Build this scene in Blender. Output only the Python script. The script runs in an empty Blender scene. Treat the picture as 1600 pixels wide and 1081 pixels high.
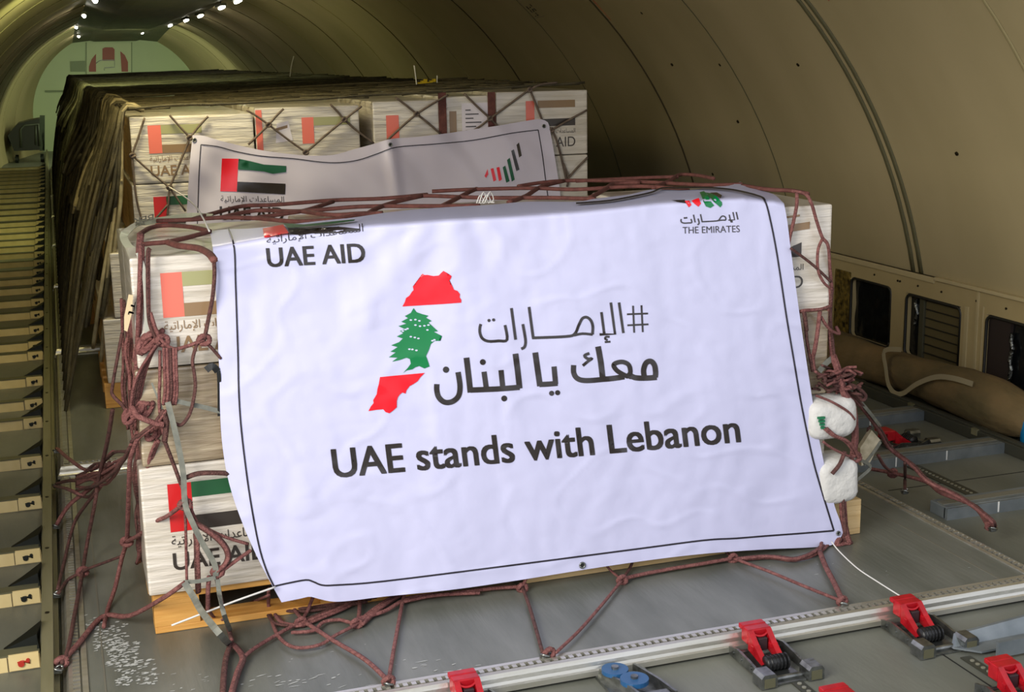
import bpy, bmesh, math, random
from mathutils import Vector, Matrix, noise
S = bpy.context.scene
COL = S.collection
random.seed(7)
# ---------------------------------------------------------------- camera
FOC, YAW, PITCH, ROLL = 2081.181, .3253, .2166, -.0190      # focal length in pixels of the 1600x1081 frame
CAM = Vector((.113, -3.391, 1.764))
FW = Vector((math.sin(YAW)*math.cos(PITCH), math.cos(YAW)*math.cos(PITCH), -math.sin(PITCH)))
_r = Vector((math.cos(YAW), -math.sin(YAW), 0)); _u = _r.cross(FW)
RT = math.cos(ROLL)*_r + math.sin(ROLL)*_u
UP = -math.sin(ROLL)*_r + math.cos(ROLL)*_u
cd = bpy.data.cameras.new('camera'); cam = bpy.data.objects.new('camera', cd); COL.objects.link(cam)
cd.sensor_width = 36; cd.lens = FOC/1600*36; cd.clip_start = .05; cd.clip_end = 200
M = Matrix.Identity(4)
for i in range(3):
    M[i][0] = RT[i]; M[i][1] = UP[i]; M[i][2] = -FW[i]; M[i][3] = CAM[i]
cam.matrix_world = M
S.camera = cam
# ---------------------------------------------------------------- light and exposure
S.view_settings.view_transform = 'Standard'; S.view_settings.look = 'None'
S.view_settings.gamma = 1; S.view_settings.exposure = 0.0; S.view_settings.use_curve_mapping = False
W = bpy.data.worlds.new('daylight'); S.world = W; W.use_nodes = True
bg = W.node_tree.nodes['Background']; bg.inputs[0].default_value = (.86, .90, 1.0, 1); bg.inputs[1].default_value = 1.05
def area(name, loc, aim, size, sizey, power, col):
    l = bpy.data.lights.new(name, 'AREA'); l.shape = 'RECTANGLE'; l.size = size; l.size_y = sizey; l.energy = power; l.color = col
    o = bpy.data.objects.new(name, l); COL.objects.link(o); o.location = loc
    o.rotation_euler = (Vector(aim)-Vector(loc)).to_track_quat('-Z', 'Y').to_euler(); return o
area('door_daylight', (-1.5, -7.0, 4.6), (1.6, .8, .7), 6, 3.5, 95, (.95, .95, 1.0))     # open cargo door behind the camera
area('right_wall_fill', (-1.9, -2.0, 2.6), (4.4, 3.6, 1.5), 2.2, 2.2, 270, (1.0, .95, .86))  # added fill aimed at the right wall, no known door on this side
area('cabin_lamp_fill', (1.3, 2.9, 2.78), (2.4, 2.6, 1.0), .5, 2.2, 46, (1.0, .93, .74))  # added light above the front load, brightens wall and load tops
area('cabin_lamp_fill', (.5, 3.2, 2.6), (-.6, 8.5, 0), .4, .8, 38, (1.0, .88, .42))  # added light, tilted so the lane beams' front faces are lit
area('cabin_lamp_fill', (.6, 9.5, 2.32), (-.3, 15.5, 0), .4, .8, 44, (.85, .95, .42))  # another added tilted light, for the farther lane beams
area('cabin_lamp_fill', (1.5, 12, 2.35), (1.5, 12, 0), .5, 7, 14, (.85, .95, .4))
area('cabin_lamp_fill', (1.5, 21.5, 2.15), (1.5, 24.5, .6), .5, 4, 120, (.86, 1.0, .62))
# ---------------------------------------------------------------- pixel helpers (a ray of the photo met with a real plane)
def ray(px, py): return FW + RT*((px-800)/FOC) - UP*((py-540.5)/FOC)
def onZ(px, py, z=0.0): d = ray(px, py); return CAM + d*((z-CAM.z)/d.z)
def onY(px, py, y): d = ray(px, py); return CAM + d*((y-CAM.y)/d.y)
def onX(px, py, x): d = ray(px, py); return CAM + d*((x-CAM.x)/d.x)
def P(t, zlift=.016):
    if len(t) == 2 or t[2] is None: return onZ(t[0], t[1], zlift)
    return onY(*t)
# ---------------------------------------------------------------- materials
def lin(c): return tuple(((v/255)/12.92 if v/255 <= .04045 else ((v/255+.055)/1.055)**2.4) for v in c) + (1,)
MATS = {}
def mat(name, rgb, rough=.5, metal=0, var=0, vscale=(8, 8, 8), rgb2=None, bump=0, bscale=(30, 30, 30), coat=0, detail=4, emit=0, spec=.5, thr=None):
    if name in MATS: return MATS[name]
    m = bpy.data.materials.new(name); m.use_nodes = True; nt = m.node_tree; b = nt.nodes['Principled BSDF']
    b.inputs['Roughness'].default_value = rough; b.inputs['Metallic'].default_value = metal
    b.inputs['Specular IOR Level'].default_value = spec
    b.inputs['Base Color'].default_value = lin(rgb)
    if coat: b.inputs['Coat Weight'].default_value = coat; b.inputs['Coat Roughness'].default_value = .15
    if emit: b.inputs['Emission Color'].default_value = lin(rgb); b.inputs['Emission Strength'].default_value = emit
    if var or bump:
        tc = nt.nodes.new('ShaderNodeTexCoord')
    def ns(scale, det):
        mp = nt.nodes.new('ShaderNodeMapping'); mp.inputs['Scale'].default_value = scale
        nt.links.new(tc.outputs['Object'], mp.inputs[0]); n = nt.nodes.new('ShaderNodeTexNoise')
        n.inputs['Scale'].default_value = 1; n.inputs['Detail'].default_value = det
        nt.links.new(mp.outputs[0], n.inputs['Vector']); return n
    if var:
        n = ns(vscale, detail); cr = nt.nodes.new('ShaderNodeValToRGB')
        a, c = thr if thr else (.3, .7)
        cr.color_ramp.elements[0].position = a; cr.color_ramp.elements[1].position = c
        cr.color_ramp.elements[0].color = lin(rgb)
        cr.color_ramp.elements[1].color = lin(rgb2 if rgb2 else tuple(min(255, v*(1+var)) for v in rgb))
        nt.links.new(n.outputs[0], cr.inputs[0]); nt.links.new(cr.outputs[0], b.inputs['Base Color'])
    if bump:
        n = ns(bscale, 3); bp = nt.nodes.new('ShaderNodeBump'); bp.inputs['Strength'].default_value = min(1, bump); bp.inputs['Distance'].default_value = .01*max(1, bump)
        nt.links.new(n.outputs[0], bp.inputs['Height']); nt.links.new(bp.outputs[0], b.inputs['Normal'])
    MATS[name] = m; return m
# ---------------------------------------------------------------- mesh builder
class MB:
    def __init__(s): s.v = []; s.f = []; s.m = []; s.sm = []
    def add(s, vs, fs, mi=0, smooth=False):
        b = len(s.v); s.v += [Vector(v) for v in vs]
        for f in fs: s.f.append([b+i for i in f]); s.m.append(mi); s.sm.append(smooth)
        return s
    def box(s, lo, hi, mi=0, bev=0, fn=None):
        x0, y0, z0 = lo; x1, y1, z1 = hi
        if bev <= 0:
            vs = [(x0,y0,z0),(x1,y0,z0),(x1,y1,z0),(x0,y1,z0),(x0,y0,z1),(x1,y0,z1),(x1,y1,z1),(x0,y1,z1)]
            if fn: vs = [fn(Vector(v)) for v in vs]
            return s.add(vs, [(0,3,2,1),(4,5,6,7),(0,1,5,4),(1,2,6,5),(2,3,7,6),(3,0,4,7)], mi)
        bm = bmesh.new(); bmesh.ops.create_cube(bm, size=1)
        for v in bm.verts: v.co = Vector(((x0+x1)/2+v.co.x*(x1-x0), (y0+y1)/2+v.co.y*(y1-y0), (z0+z1)/2+v.co.z*(z1-z0)))
        bmesh.ops.bevel(bm, geom=list(bm.edges), offset=bev, segments=2, affect='EDGES', profile=.6)
        bm.verts.index_update()
        vs = [v.co.copy() for v in bm.verts]
        if fn: vs = [fn(v) for v in vs]
        s.add(vs, [[v.index for v in f.verts] for f in bm.faces], mi); bm.free(); return s
    def tube(s, pts, r, mi=0, n=6, smooth=True, flat=1.0, sub=0, close=True):
        pts = [Vector(p) for p in pts]
        if sub: pts = catmull(pts, sub)
        pts = [p for i, p in enumerate(pts) if i == 0 or (p-pts[i-1]).length > 1e-5]
        if len(pts) < 2: return s
        vs = []; up = None
        for i, p in enumerate(pts):
            t = (pts[min(i+1, len(pts)-1)]-pts[max(i-1, 0)])
            if t.length < 1e-6: t = Vector((0, 0, 1))
            t.normalize()
            if up is None:
                up = Vector((0, 0, 1)) if abs(t.z) < .9 else Vector((1, 0, 0))
            a = t.cross(up)
            if a.length < 1e-4: a = t.cross(Vector((0, 1, 0.1)))
            a.normalize(); b = a.cross(t); up = b
            rr = r[i] if isinstance(r, (list, tuple)) else r
            for k in range(n):
                w = 2*math.pi*k/n
                vs.append(p + a*math.cos(w)*rr + b*math.sin(w)*rr*flat)
        fs = []
        for i in range(len(pts)-1):
            for k in range(n):
                k2 = (k+1) % n; fs.append((i*n+k, i*n+k2, (i+1)*n+k2, (i+1)*n+k))
        if close: fs += [tuple(reversed(range(n))), tuple(range((len(pts)-1)*n, len(pts)*n))]
        return s.add(vs, fs, mi, smooth)
    def cyl(s, a, b, r, mi=0, n=16, smooth=False):
        a = Vector(a); b = Vector(b); return s.tube([a, b], r, mi, n, smooth)
    def prism(s, poly, d, mi=0):       # poly: list of 3D points (planar), d: extrusion vector
        n = len(poly); d = Vector(d); vs = [Vector(p) for p in poly]+[Vector(p)+d for p in poly]
        return s.add(vs, [tuple(range(n)), tuple(reversed(range(n, 2*n)))]+[(i, i+n, (i+1) % n+n, (i+1) % n) for i in range(n)], mi)
    def build(s, name, mats, parent=None):
        me = bpy.data.meshes.new(name)
        off = Vector((0, 0, 0)); q = parent
        while q: off += q.location; q = q.parent
        me.from_pydata([tuple(v-off) for v in s.v], [], s.f)
        for m in (mats if isinstance(mats, (list, tuple)) else [mats]): me.materials.append(m)
        me.polygons.foreach_set('material_index', s.m); me.polygons.foreach_set('use_smooth', s.sm)
        me.update()
        o = bpy.data.objects.new(name, me); COL.objects.link(o)
        if parent: o.parent = parent
        return o
def fixn(o):
    bm = bmesh.new(); bm.from_mesh(o.data); bmesh.ops.recalc_face_normals(bm, faces=bm.faces); bm.to_mesh(o.data); bm.free(); return o
def catmull(p, k):
    out = []; n = len(p)
    for i in range(n-1):
        p0 = p[max(i-1, 0)]; p1 = p[i]; p2 = p[i+1]; p3 = p[min(i+2, n-1)]
        for j in range(k):
            t = j/k; out.append(.5*((2*p1)+(p2-p0)*t+(2*p0-5*p1+4*p2-p3)*t*t+(3*p1-p0-3*p2+p3)*t**3))
    out.append(p[-1]); return out
def empty(name, loc=(0, 0, 0)):
    o = bpy.data.objects.new(name, None); COL.objects.link(o); o.location = loc; o.empty_display_size = .1; return o
def tag(o, label=None, cat=None, group=None, kind=None):
    if label: o['label'] = label
    if cat: o['category'] = cat
    if group: o['group'] = group
    if kind: o['kind'] = kind
    return o
def struct(o): o['kind'] = 'structure'; return o
def copy_tree(o, parent=None):
    c = o.copy(); COL.objects.link(c); c.parent = parent
    for ch in list(o.children): copy_tree(ch, c)
    return c
# ---------------------------------------------------------------- 2D print helpers: lists of (verts2d, faces)
FONTC = {}
def glyphs(text, bold=0.0):
    key = (text, bold)
    if key in FONTC: return FONTC[key]
    c = bpy.data.curves.new('text_tmp', 'FONT'); c.body = text; c.size = 1; c.offset = bold; c.resolution_u = 4
    o = bpy.data.objects.new('text_tmp', c); COL.objects.link(o)
    dg = bpy.context.evaluated_depsgraph_get(); dg.update()
    me = bpy.data.meshes.new_from_object(o.evaluated_get(dg))
    vs = [(v.co.x, v.co.y) for v in me.vertices]; fs = [tuple(p.vertices) for p in me.polygons]
    bpy.data.objects.remove(o); bpy.data.curves.remove(c); bpy.data.meshes.remove(me)
    FONTC[key] = (vs, fs); return vs, fs
def text2d(text, org, ex, ey, bold=0.0, cap=None):
    vf = text2d_(text, org, ex, ey, 0.0, cap)
    if bold < .01: return vf
    h = math.hypot(*ey); b = h*bold*2.2; out = ([], [])
    for dx, dy in ((-b, -b*.6), (b, -b*.6), (-b, b*.6), (b, b*.6)):
        n = len(out[0]); out[0].extend((x+dx, y+dy) for x, y in vf[0]); out[1].extend(tuple(i+n for i in f) for f in vf[1])
    return out
def text2d_(text, org, ex, ey, bold=0.0, cap=None):
    """text mapped so that its full width spans ex and its capital height spans ey"""
    vs, fs = glyphs(text, bold)
    if not vs: return [], []
    x0 = min(v[0] for v in vs); x1 = max(v[0] for v in vs)
    if cap is None: cap = .7
    if cap == 'box':
        y0 = min(v[1] for v in vs); ch = max(v[1] for v in vs)-y0
    else: y0 = 0; ch = cap
    return [(org[0]+ex[0]*(x-x0)/(x1-x0)+ey[0]*(y-y0)/ch, org[1]+ex[1]*(x-x0)/(x1-x0)+ey[1]*(y-y0)/ch) for x, y in vs], fs
def ribbon(pts, w, sub=4):
    p = [Vector((a, b, 0)) for a, b in pts]
    if sub > 1 and len(p) > 2: p = catmull(p, sub)
    vs = []
    for i, q in enumerate(p):
        t = p[min(i+1, len(p)-1)]-p[max(i-1, 0)]
        if t.length < 1e-6: t = Vector((1, 0, 0))
        t.normalize(); n = Vector((-t.y, t.x, 0))*w/2
        vs += [((q+n).x, (q+n).y), ((q-n).x, (q-n).y)]
    return vs, [(2*i, 2*i+1, 2*i+3, 2*i+2) for i in range(len(p)-1)]
def disc(c, r, n=12, ry=None):
    return [(c[0]+r*math.cos(2*math.pi*i/n), c[1]+(ry or r)*math.sin(2*math.pi*i/n)) for i in range(n)], [tuple(range(n))]
def poly(pts): return list(pts), [tuple(range(len(pts)))]
def dense(vf, step):
    vs, fs = vf
    bm = bmesh.new(); bv = [bm.verts.new((x, y, 0)) for x, y in vs]
    for f in fs:
        try: bm.faces.new([bv[i] for i in f])
        except ValueError: pass
    bmesh.ops.triangulate(bm, faces=bm.faces[:])
    for ax in (0, 1):
        lo = min(v[ax] for v in vs); hi = max(v[ax] for v in vs)
        k = math.ceil(lo/step)*step
        while k < hi:
            co = [0, 0, 0]; no = [0, 0, 0]; co[ax] = k; no[ax] = 1
            bmesh.ops.bisect_plane(bm, geom=bm.verts[:]+bm.edges[:]+bm.faces[:], plane_co=co, plane_no=no)
            k += step
    bm.verts.index_update()
    out = [(v.co.x, v.co.y) for v in bm.verts], [tuple(v.index for v in f.verts) for f in bm.faces]
    bm.free(); return out
def scaled(strokes, s, o): return [(o[0]+s*x, o[1]+s*y) for x, y in strokes]
# Arabic words in joined letter forms, written left to right for the mesh
AR_AID = '\uFE94\uFEF4\uFE97\uFE8D\uFEAD\uFE8E\uFEE3\uFEF9\uFE8D \uFE95\uFE8D\uFEAA\uFECB\uFE8E\uFEB4\uFEE4\uFEDF\uFE8D'
# ================================================================ THE AIRCRAFT HOLD
FZ = -.06
m_wall = mat('olive painted wall panel', (158, 144, 106), .55, 0, 1, (.5, 1.1, .5), (178, 162, 124), .12, (3, 3, 3), detail=5)
m_seam = mat('seam strip', (92, 88, 62), .5); m_seam_d = mat('dark seam', (62, 52, 26), .6); m_seam_l = mat('pale seam', (150, 138, 100), .5)
m_floor = mat('hold floor panel', (96, 98, 88), .45, .15, 1, (3, 1.2, 3), (120, 121, 110), .15, (40, 12, 40))
XC = 1.5
YK = [(-1.0, 2.96, -.04, 2.96), (6, 2.96, -.04, 2.96), (16, 2.5, .1, 2.5), (22.8, 2.3, .2, 2.3), (26.2, 1.75, .6, 1.75)]
def prof(y):
    for a, b in zip(YK, YK[1:]):
        if y <= b[0] or b is YK[-1]:
            t = max(0, min(1, (y-a[0])/(b[0]-a[0]))); return a[1]+(b[1]-a[1])*t, a[2]+(b[2]-a[2])*t
def wallpt(y, ang, inset=0):    # ang 0 = right horizontal, pi/2 = top
    R, zc = prof(y); R -= inset
    return Vector((XC+R*math.cos(ang), y, zc+R*math.sin(ang)))
ys = [-.4+.3*i for i in range(90)]
ys = [y for y in ys if y <= 26.2]+[26.2]
def shell(name, a0, a1, n, flip):
    mb = MB(); vs = []
    for y in ys:
        R, zc = prof(y)
        for k in range(n+1):
            t = k/n
            A0 = a0(y) if callable(a0) else a0; A1 = a1(y) if callable(a1) else a1
            vs.append(wallpt(y, A0+(A1-A0)*t))
    fs = []
    for i in range(len(ys)-1):
        for k in range(n):
            q = (i*(n+1)+k, i*(n+1)+k+1, (i+1)*(n+1)+k+1, (i+1)*(n+1)+k); fs.append(q if not flip else q[::-1])
    mb.add(vs, fs, 0, True); o = mb.build(name, m_wall); struct(o); return o
def angz(y, z):
    R, zc = prof(y); return math.asin(max(-1, min(1, (z-zc)/R)))
CEILZ = lambda y: 2.42-.008*max(0, y-6)
aceil = lambda y: math.acos(max(-1, min(1, .85/prof(y)[0])))
wr = shell('wall_right', lambda y: angz(y, .58 if y < 8 else FZ), lambda y: aceil(y), 22, True)
wl = shell('wall_left', lambda y: math.pi-angz(y, FZ), lambda y: math.pi-aceil(y), 22, False)
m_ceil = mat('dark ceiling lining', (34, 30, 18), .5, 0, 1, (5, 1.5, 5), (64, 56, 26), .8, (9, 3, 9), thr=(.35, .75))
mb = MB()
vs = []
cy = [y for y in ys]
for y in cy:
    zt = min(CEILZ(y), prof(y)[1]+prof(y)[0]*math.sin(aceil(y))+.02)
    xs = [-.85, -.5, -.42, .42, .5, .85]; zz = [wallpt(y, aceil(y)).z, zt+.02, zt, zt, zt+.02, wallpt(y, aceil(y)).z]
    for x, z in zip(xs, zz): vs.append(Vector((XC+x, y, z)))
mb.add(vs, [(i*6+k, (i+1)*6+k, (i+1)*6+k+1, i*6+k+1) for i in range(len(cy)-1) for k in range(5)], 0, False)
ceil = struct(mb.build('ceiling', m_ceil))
mb = MB(); mb.box((XC-3.1, -4.2, FZ-.06), (XC+3.1, 26.3, FZ)); floor = struct(mb.build('floor', m_floor))
m_end = mat('pale green bulkhead', (176, 190, 150), .5, 0, 1, (1, 1, 1), (168, 180, 146), .1, (3, 3, 3))
m_endl = mat('bulkhead seam', (105, 118, 88), .5); m_red_old = mat('dark red paint', (130, 30, 16), .5); m_ink = mat('black ink', (26, 24, 24), .35)
m_endp = mat('bulkhead square panel', (176, 184, 150), .5)
mb = MB(); R, zc = prof(26.2)
mb.add([(XC+R*1.02*math.cos(2*math.pi*k/40), 26.2, zc+R*1.02*math.sin(2*math.pi*k/40)) for k in range(40)], [tuple(range(40))])
def wallprint(mb, vf, y, mi):
    mb.add([onY(px, py, y) for px, py in vf[0]], vf[1], mi)
wallprint(mb, poly([(135, 66), (205, 67), (206, 125), (135, 125)]), 26.17, 1)
for q in ([(134, 66), (135.5, 66), (135.5, 125), (134, 125)], [(205, 66), (206.5, 66), (206.5, 125), (205, 125)], [(70, 141), (100, 141), (100, 144), (70, 144)], [(110, 96), (133, 95), (133, 112), (110, 112)]):
    wallprint(mb, poly(q), 26.16, 2)
wallprint(mb, poly([(139, 112), (139, 104), (143, 93), (150, 84), (150, 112)]), 26.15, 3)
wallprint(mb, poly([(188, 80), (195, 86), (200, 97), (200, 112), (190, 112)]), 26.15, 3)
wallprint(mb, poly([(160, 76), (164, 74), (176, 74), (179, 77), (179, 95), (160, 95)]), 26.15, 3)
wallprint(mb, ribbon([(150, 99), (155, 95), (160, 94), (179, 94), (179, 105), (163, 106), (163, 110)], 1.3, 1), 26.14, 4)
struct(mb.build('wall_back', [m_end, m_endp, m_endl, m_red_old, m_ink]))
# seams on the right (and left) wall, children of the walls
mb = None
for k in range(20):
    y = 1.23+1.272*k
    if y > 25: break
    kind = {0: 'p', 1: 'w', 2: 't', 3: 'd', 4: 't'}.get(k, 'd' if k % 2 else 'l')
    w = {'p': .012, 'w': .02, 't': .006, 'd': .012, 'l': .012}[kind]; mm = {'p': m_seam_l, 'w': m_seam, 't': m_seam, 'd': m_seam_d, 'l': m_seam_l}[kind]
    for side in (0, 1):
        if side and y < 7: continue
        mb = MB(); a0 = angz(y, .58 if y < 8 else .1); a1 = aceil(y)
        for dy in ((0,) if kind != 'w' else (0, .07)):
            pts = []
            for j in range(25):
                a = a0+(a1-a0)*j/24; a = math.pi-a if side else a; pts.append(wallpt(y+dy, a, .002))
            mb.tube(pts, w, 0, 6, True, .35)
        mb.build('panel_seam', mm, wl if side else wr)
# fasteners in rows on the right wall
m_rivet = mat('dark fastener', (48, 42, 28), .4, .6)
fast = [(x, 101) for x in (1012, 1050, 1082, 1125, 1158, 1206, 1247, 1417, 1470, 1551)]+[(1081, 183), (1153, 190), (1236, 197), (1332, 204), (1443, 214), (1580, 223), (1372, 315), (1487, 334), (1114, 272), (1017, 176), (1003, 20), (1045, 19), (1113, 25), (1210, 5), (1443, 19), (1450, 20), (1495, 240), (1049, 260)]
def wallhit(px, py, inset=.0):
    d = ray(px, py); lo = None
    for i in range(400):
        y = .2+i*.05; t = (y-CAM.y)/d.y; p = CAM+d*t; R, zc = prof(y)
        if (p.x-XC)**2+(p.z-zc)**2 > (R-inset)**2: return p
    return p
for px, py in fast:
    p = wallhit(px, py, .004); R, zc = prof(p.y); nrm = Vector((XC-p.x, 0, zc-p.z)).normalized()
    mb = MB(); mb.cyl(p-nrm*.004, p+nrm*.004, .0105, 0, 8); mb.build('fastener', m_rivet, wr)
# small stencilled marks on the wall
def wallmark(vf, mi_mat, name='painted_mark', inset=.006):
    mb = MB(); mb.add([wallhit(px, py, inset) for px, py in vf[0]], vf[1]); mb.build(name, mi_mat, wr)
m_redp = mat('red paint', (170, 40, 26), .5)
wallmark(ribbon([(927, 0), (940, 14), (955, 31)], 2.2, 3), m_redp); wallmark(poly([(1072, 0), (1092, 0), (1096, 4), (1074, 4)]), m_redp)
wallmark(poly([(1286, 0), (1296, 0), (1293, 4)]), m_redp)
for a, b in (((811, 6), (836, 3)), ((836, 3), (850, 26)), ((850, 26), (832, 30)), ((832, 30), (811, 6))): wallmark(ribbon([a, b], 1.2, 1), m_ink)
wallmark(text2d('254', (821, 10), (17, 17), (7, -4), .02), m_ink)
# lower wall band with the window openings (right)
XB = 4.375
m_band = mat('beige window band', (160, 142, 100), .5, 0, 1, (2, 2, 2), (178, 160, 116), .1, (6, 6, 6)); m_cream = mat('cream trim', (176, 160, 120), .5)
zt = .585
wins = [(2.74, 3.13, .13, .47), (2.14, 2.60, .13, .462), (1.30, 1.94, .13, .462)]
m_band_g = []
mb = MB()
yb = [-.4, 1.30, 1.94, 2.14, 2.60, 2.74, 3.13, 8]
mb.box((XB, -.4, .47), (XB+.04, 8, zt), 0); mb.box((XB, -.4, FZ), (XB+.04, 8, .13), 0)
for a, b in ((-.4, 1.30), (1.94, 2.14), (2.60, 2.74), (3.13, 8)): mb.box((XB, a, .13), (XB+.04, b, .47), 0)
band = struct(mb.build('trim_1', m_band))
mb = MB(); mb.box((XB-.016, -.4, zt-.012), (XB+.03, 2.35, zt+.006), 0, .003); mb.box((XB-.01, 2.36, zt-.03), (XB+.03, 8, zt), 0, .003)
mb.box((XB-.006, 2.0, .1), (XB+.01, 2.015, zt-.01)); mb.box((XB-.008, 2.075, .12), (XB+.01, 2.10, .48)); mb.box((XB-.006, 1.96, .1), (XB+.01, 1.966, .5))
struct(mb.build('trim_2', m_cream))
m_film = mat('black plastic film', (14, 16, 17), .22, 0, 0, bump=1, bscale=(14, 9, 6)); m_foil = mat('gold quilted foil', (150, 126, 62), .3, .2, 1, (40, 30, 40), (24, 20, 12), 1, (30, 40, 30))
m_pane = mat('brown louvred pane', (92, 82, 52), .5); m_gask = mat('dark window gasket', (30, 28, 22), .5); m_sil = mat('crumpled silver foil', (120, 122, 118), .25, .9, 1, (60, 60, 60), (12, 12, 12), 1, (60, 60, 60), thr=(.5, .6))
for i, (a, b, z0, z1) in enumerate(wins):
    root = struct(empty('window_%d' % (i+1), (XB, (a+b)/2, z0)))
    mb = MB(); g = .012
    pts = []
    rr = .035
    for (cy_, cz_, st) in ((a+rr, z0+rr, math.pi), (b-rr, z0+rr, 1.5*math.pi), (b-rr, z1-rr, 0), (a+rr, z1-rr, .5*math.pi)):
        for k in range(5):
            w = st+k*math.pi/8; pts.append(Vector((XB+.002, cy_+rr*math.cos(w), cz_+rr*math.sin(w))))
    pts.append(pts[0]); mb.tube(pts, .008, 0, 6); mb.build('window_gasket', m_gask, root)
    mb = MB()
    for (cy_, cz_, k) in ((a, z0, 0), (b, z0, 1), (b, z1, 2), (a, z1, 3)):    # rounded corner fillets
        sy = 1 if cy_ == a else -1; sz = 1 if cz_ == z0 else -1
        arc = [Vector((XB+.001, cy_+sy*(rr-rr*math.cos(t*math.pi/8)), cz_+sz*(rr-rr*math.sin(t*math.pi/8)))) for t in range(5)]
        mb.prism([Vector((XB+.001, cy_-.0, cz_))]+arc, (.03, 0, 0))
    fixn(mb.build('corner_fillet', m_band, root))
    mb = MB()
    if i == 1:
        mb.box((XB+.035, a, z0), (XB+.045, b-.13, z1), 0)
        for k in range(7): mb.box((XB+.030, a, z0+.03+k*.047), (XB+.036, b-.13, z0+.036+k*.047), 1)
        mb.build('louvred_pane', [m_pane, m_gask], root)
        mb = MB(); mb.box((XB+.02, b-.13, z0), (XB+.05, b-.09, z1), 0, .004); mb.build('pane_edge', mat('grey edge strip', (70, 68, 50), .5), root)
        mb = MB(); mb.box((XB+.035, b-.09, z0), (XB+.045, b, z1)); mb.build('plastic_film', m_film, root)
        mb = MB(); mb.tube([(XB+.03, b-.055+.012*math.sin(j*1.7), z1-.02-j*.03) for j in range(6)], .012, 0, 6, True, 1, 2); mb.build('foil_strip', m_sil, root)
    else:
        n1, n2 = 22, 16; vs = []
        for r_ in range(n2+1):
            for c_ in range(n1+1):
                y = a+(b-a)*c_/n1; z = z0+(z1-z0)*r_/n2
                vs.append((XB+.032+.012*noise.noise(Vector((y*9, z*9, i)))+.01*abs(noise.noise(Vector((y*21, z*5, 3)))), y, z))
        mb.add(vs, [(r_*(n1+1)+c_, (r_+1)*(n1+1)+c_, (r_+1)*(n1+1)+c_+1, r_*(n1+1)+c_+1) for r_ in range(n2) for c_ in range(n1)], 0, True)
        mb.build('plastic_film', m_film, root)
        mb = MB()
        if i == 0:
            mb.box((XB-.004, b, z0-.03), (XB+.02, b+.17, z1+.03), 0, .01); mb.build('quilted_foil', m_foil, root)
        else:
            mb.box((XB+.015, b-.16, z0), (XB+.04, b-.0, z1)); mb.build('dark_strip', mat('dark brown strip', (38, 28, 24), .6), root)
            mb = MB(); mb.tube([(XB+.016, b-.175+.008*math.sin(j*2.1), z1-.06-j*.035) for j in range(8)], .011, 0, 6, True, 1, 2); mb.build('foil_strip', m_sil, root)
# rivets along the band
for y in (1.4, 1.62, 1.8, 2.02, 2.3, 2.5, 2.66, 2.68, 2.9): 
    mb = MB(); mb.cyl((XB-.005, y, .52), (XB+.004, y, .52), .006, 0, 8); mb.build('band_rivet', m_rivet, band)
# ceiling lamps
m_led = mat('lit lamp tube', (255, 250, 230), .4, emit=22); m_house = mat('lamp housing', (60, 56, 40), .5, .3)
cl = [(370, 2, 'right'), (345, 12, 'right'), (312, 25, 'right'), (290, 32, 'right'), (265, 40, 'right'), (235, 45, 'right'), (221, 52, 'right'), (147, 1, 'left'), (130, 25, 'left'), (118, 43, 'left'), (116, 50, 'left'), (122, 57, 'left')]
cnt = {'right': 0, 'left': 0}; ordn = ['nearest', 'second nearest', 'third nearest', 'fourth nearest', 'fifth nearest', 'sixth nearest', 'farthest']
for px, py, sd in cl:
    p = onZ(px, py, 2.33)
    p = onY(px, py, min(p.y, 24.5)); k = cnt[sd]; cnt[sd] += 1
    nm = ordn[k] if not (sd == 'left' and k == 4) else 'farthest'
    r_ = empty('ceiling_light', p); tag(r_, 'small lit white ceiling lamp, %s of the %s-hand row above the cargo' % (nm, sd), 'lamp', 'lamps in two rows under the ceiling')
    L = .35+.02*p.y
    mb = MB(); mb.box(p+Vector((-.03, -L/2, .012)), p+Vector((.03, L/2, .04))); mb.box(p+Vector((-.008, -.01, .04)), p+Vector((.008, .01, max(.05, CEILZ(p.y)-p.z+.03)))); mb.build('housing', m_house, r_)
    mb = MB(); mb.cyl(p+Vector((0, -L/2+.02, 0)), p+Vector((0, -.04, 0)), .018, 0, 8); mb.cyl(p+Vector((.02, .04, 0)), p+Vector((.02, L/2-.02, 0)), .018, 0, 8); mb.build('lamp_tube', m_led, r_)
# ================================================================ LEFT LANE: rail, cross beams
m_rail = mat('worn olive rail', (118, 114, 84), .45, .4, 1, (20, 2, 20), (140, 136, 108)); m_beam = mat('cream beam', (206, 184, 128), .5, 0, 1, (9, 9, 9), (222, 202, 150)); m_beamt = mat('dull beam top', (92, 90, 66), .5)
m_brk = mat('black bracket', (22, 26, 22), .45, .3); m_dark = mat('dark slot', (14, 14, 10), .7); m_steel = mat('brushed steel', (150, 152, 148), .3, .9, 1, (30, 30, 30), (105, 107, 104), .2, (60, 60, 60))
r_ = empty('guide_rail', (-.035, -.5, FZ)); tag(r_, 'long straight olive metal guide rail between the left roller lane and the pallets', 'rail')
mb = MB(); mb.box((-.058, -2.2, FZ), (-.022, 25.5, .02), 0, .002); mb.box((-.022, -2.2, FZ), (-.008, 25.5, -.012), 0); mb.build('rail_body', m_rail, r_)
mb = MB()
for k in range(30): mb.cyl((-.04, .3+k*.62, .018), (-.04, .3+k*.62, .023), .007, 0, 8)
mb.build('rail_rivets', m_rivet, r_)
beamY = [.686, 1.217, 1.623, 2.267, 2.875, 3.593, 3.998, 4.552, 5.27, 5.602, 6.149, 6.736, 7.276, 7.875, 8.36, 8.848, 9.419, 9.998, 10.479, 10.995, 11.55, 12.148, 12.662, 13.352, 14.025, 14.753, 15.544, 16.207]
y = 17.0
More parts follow.
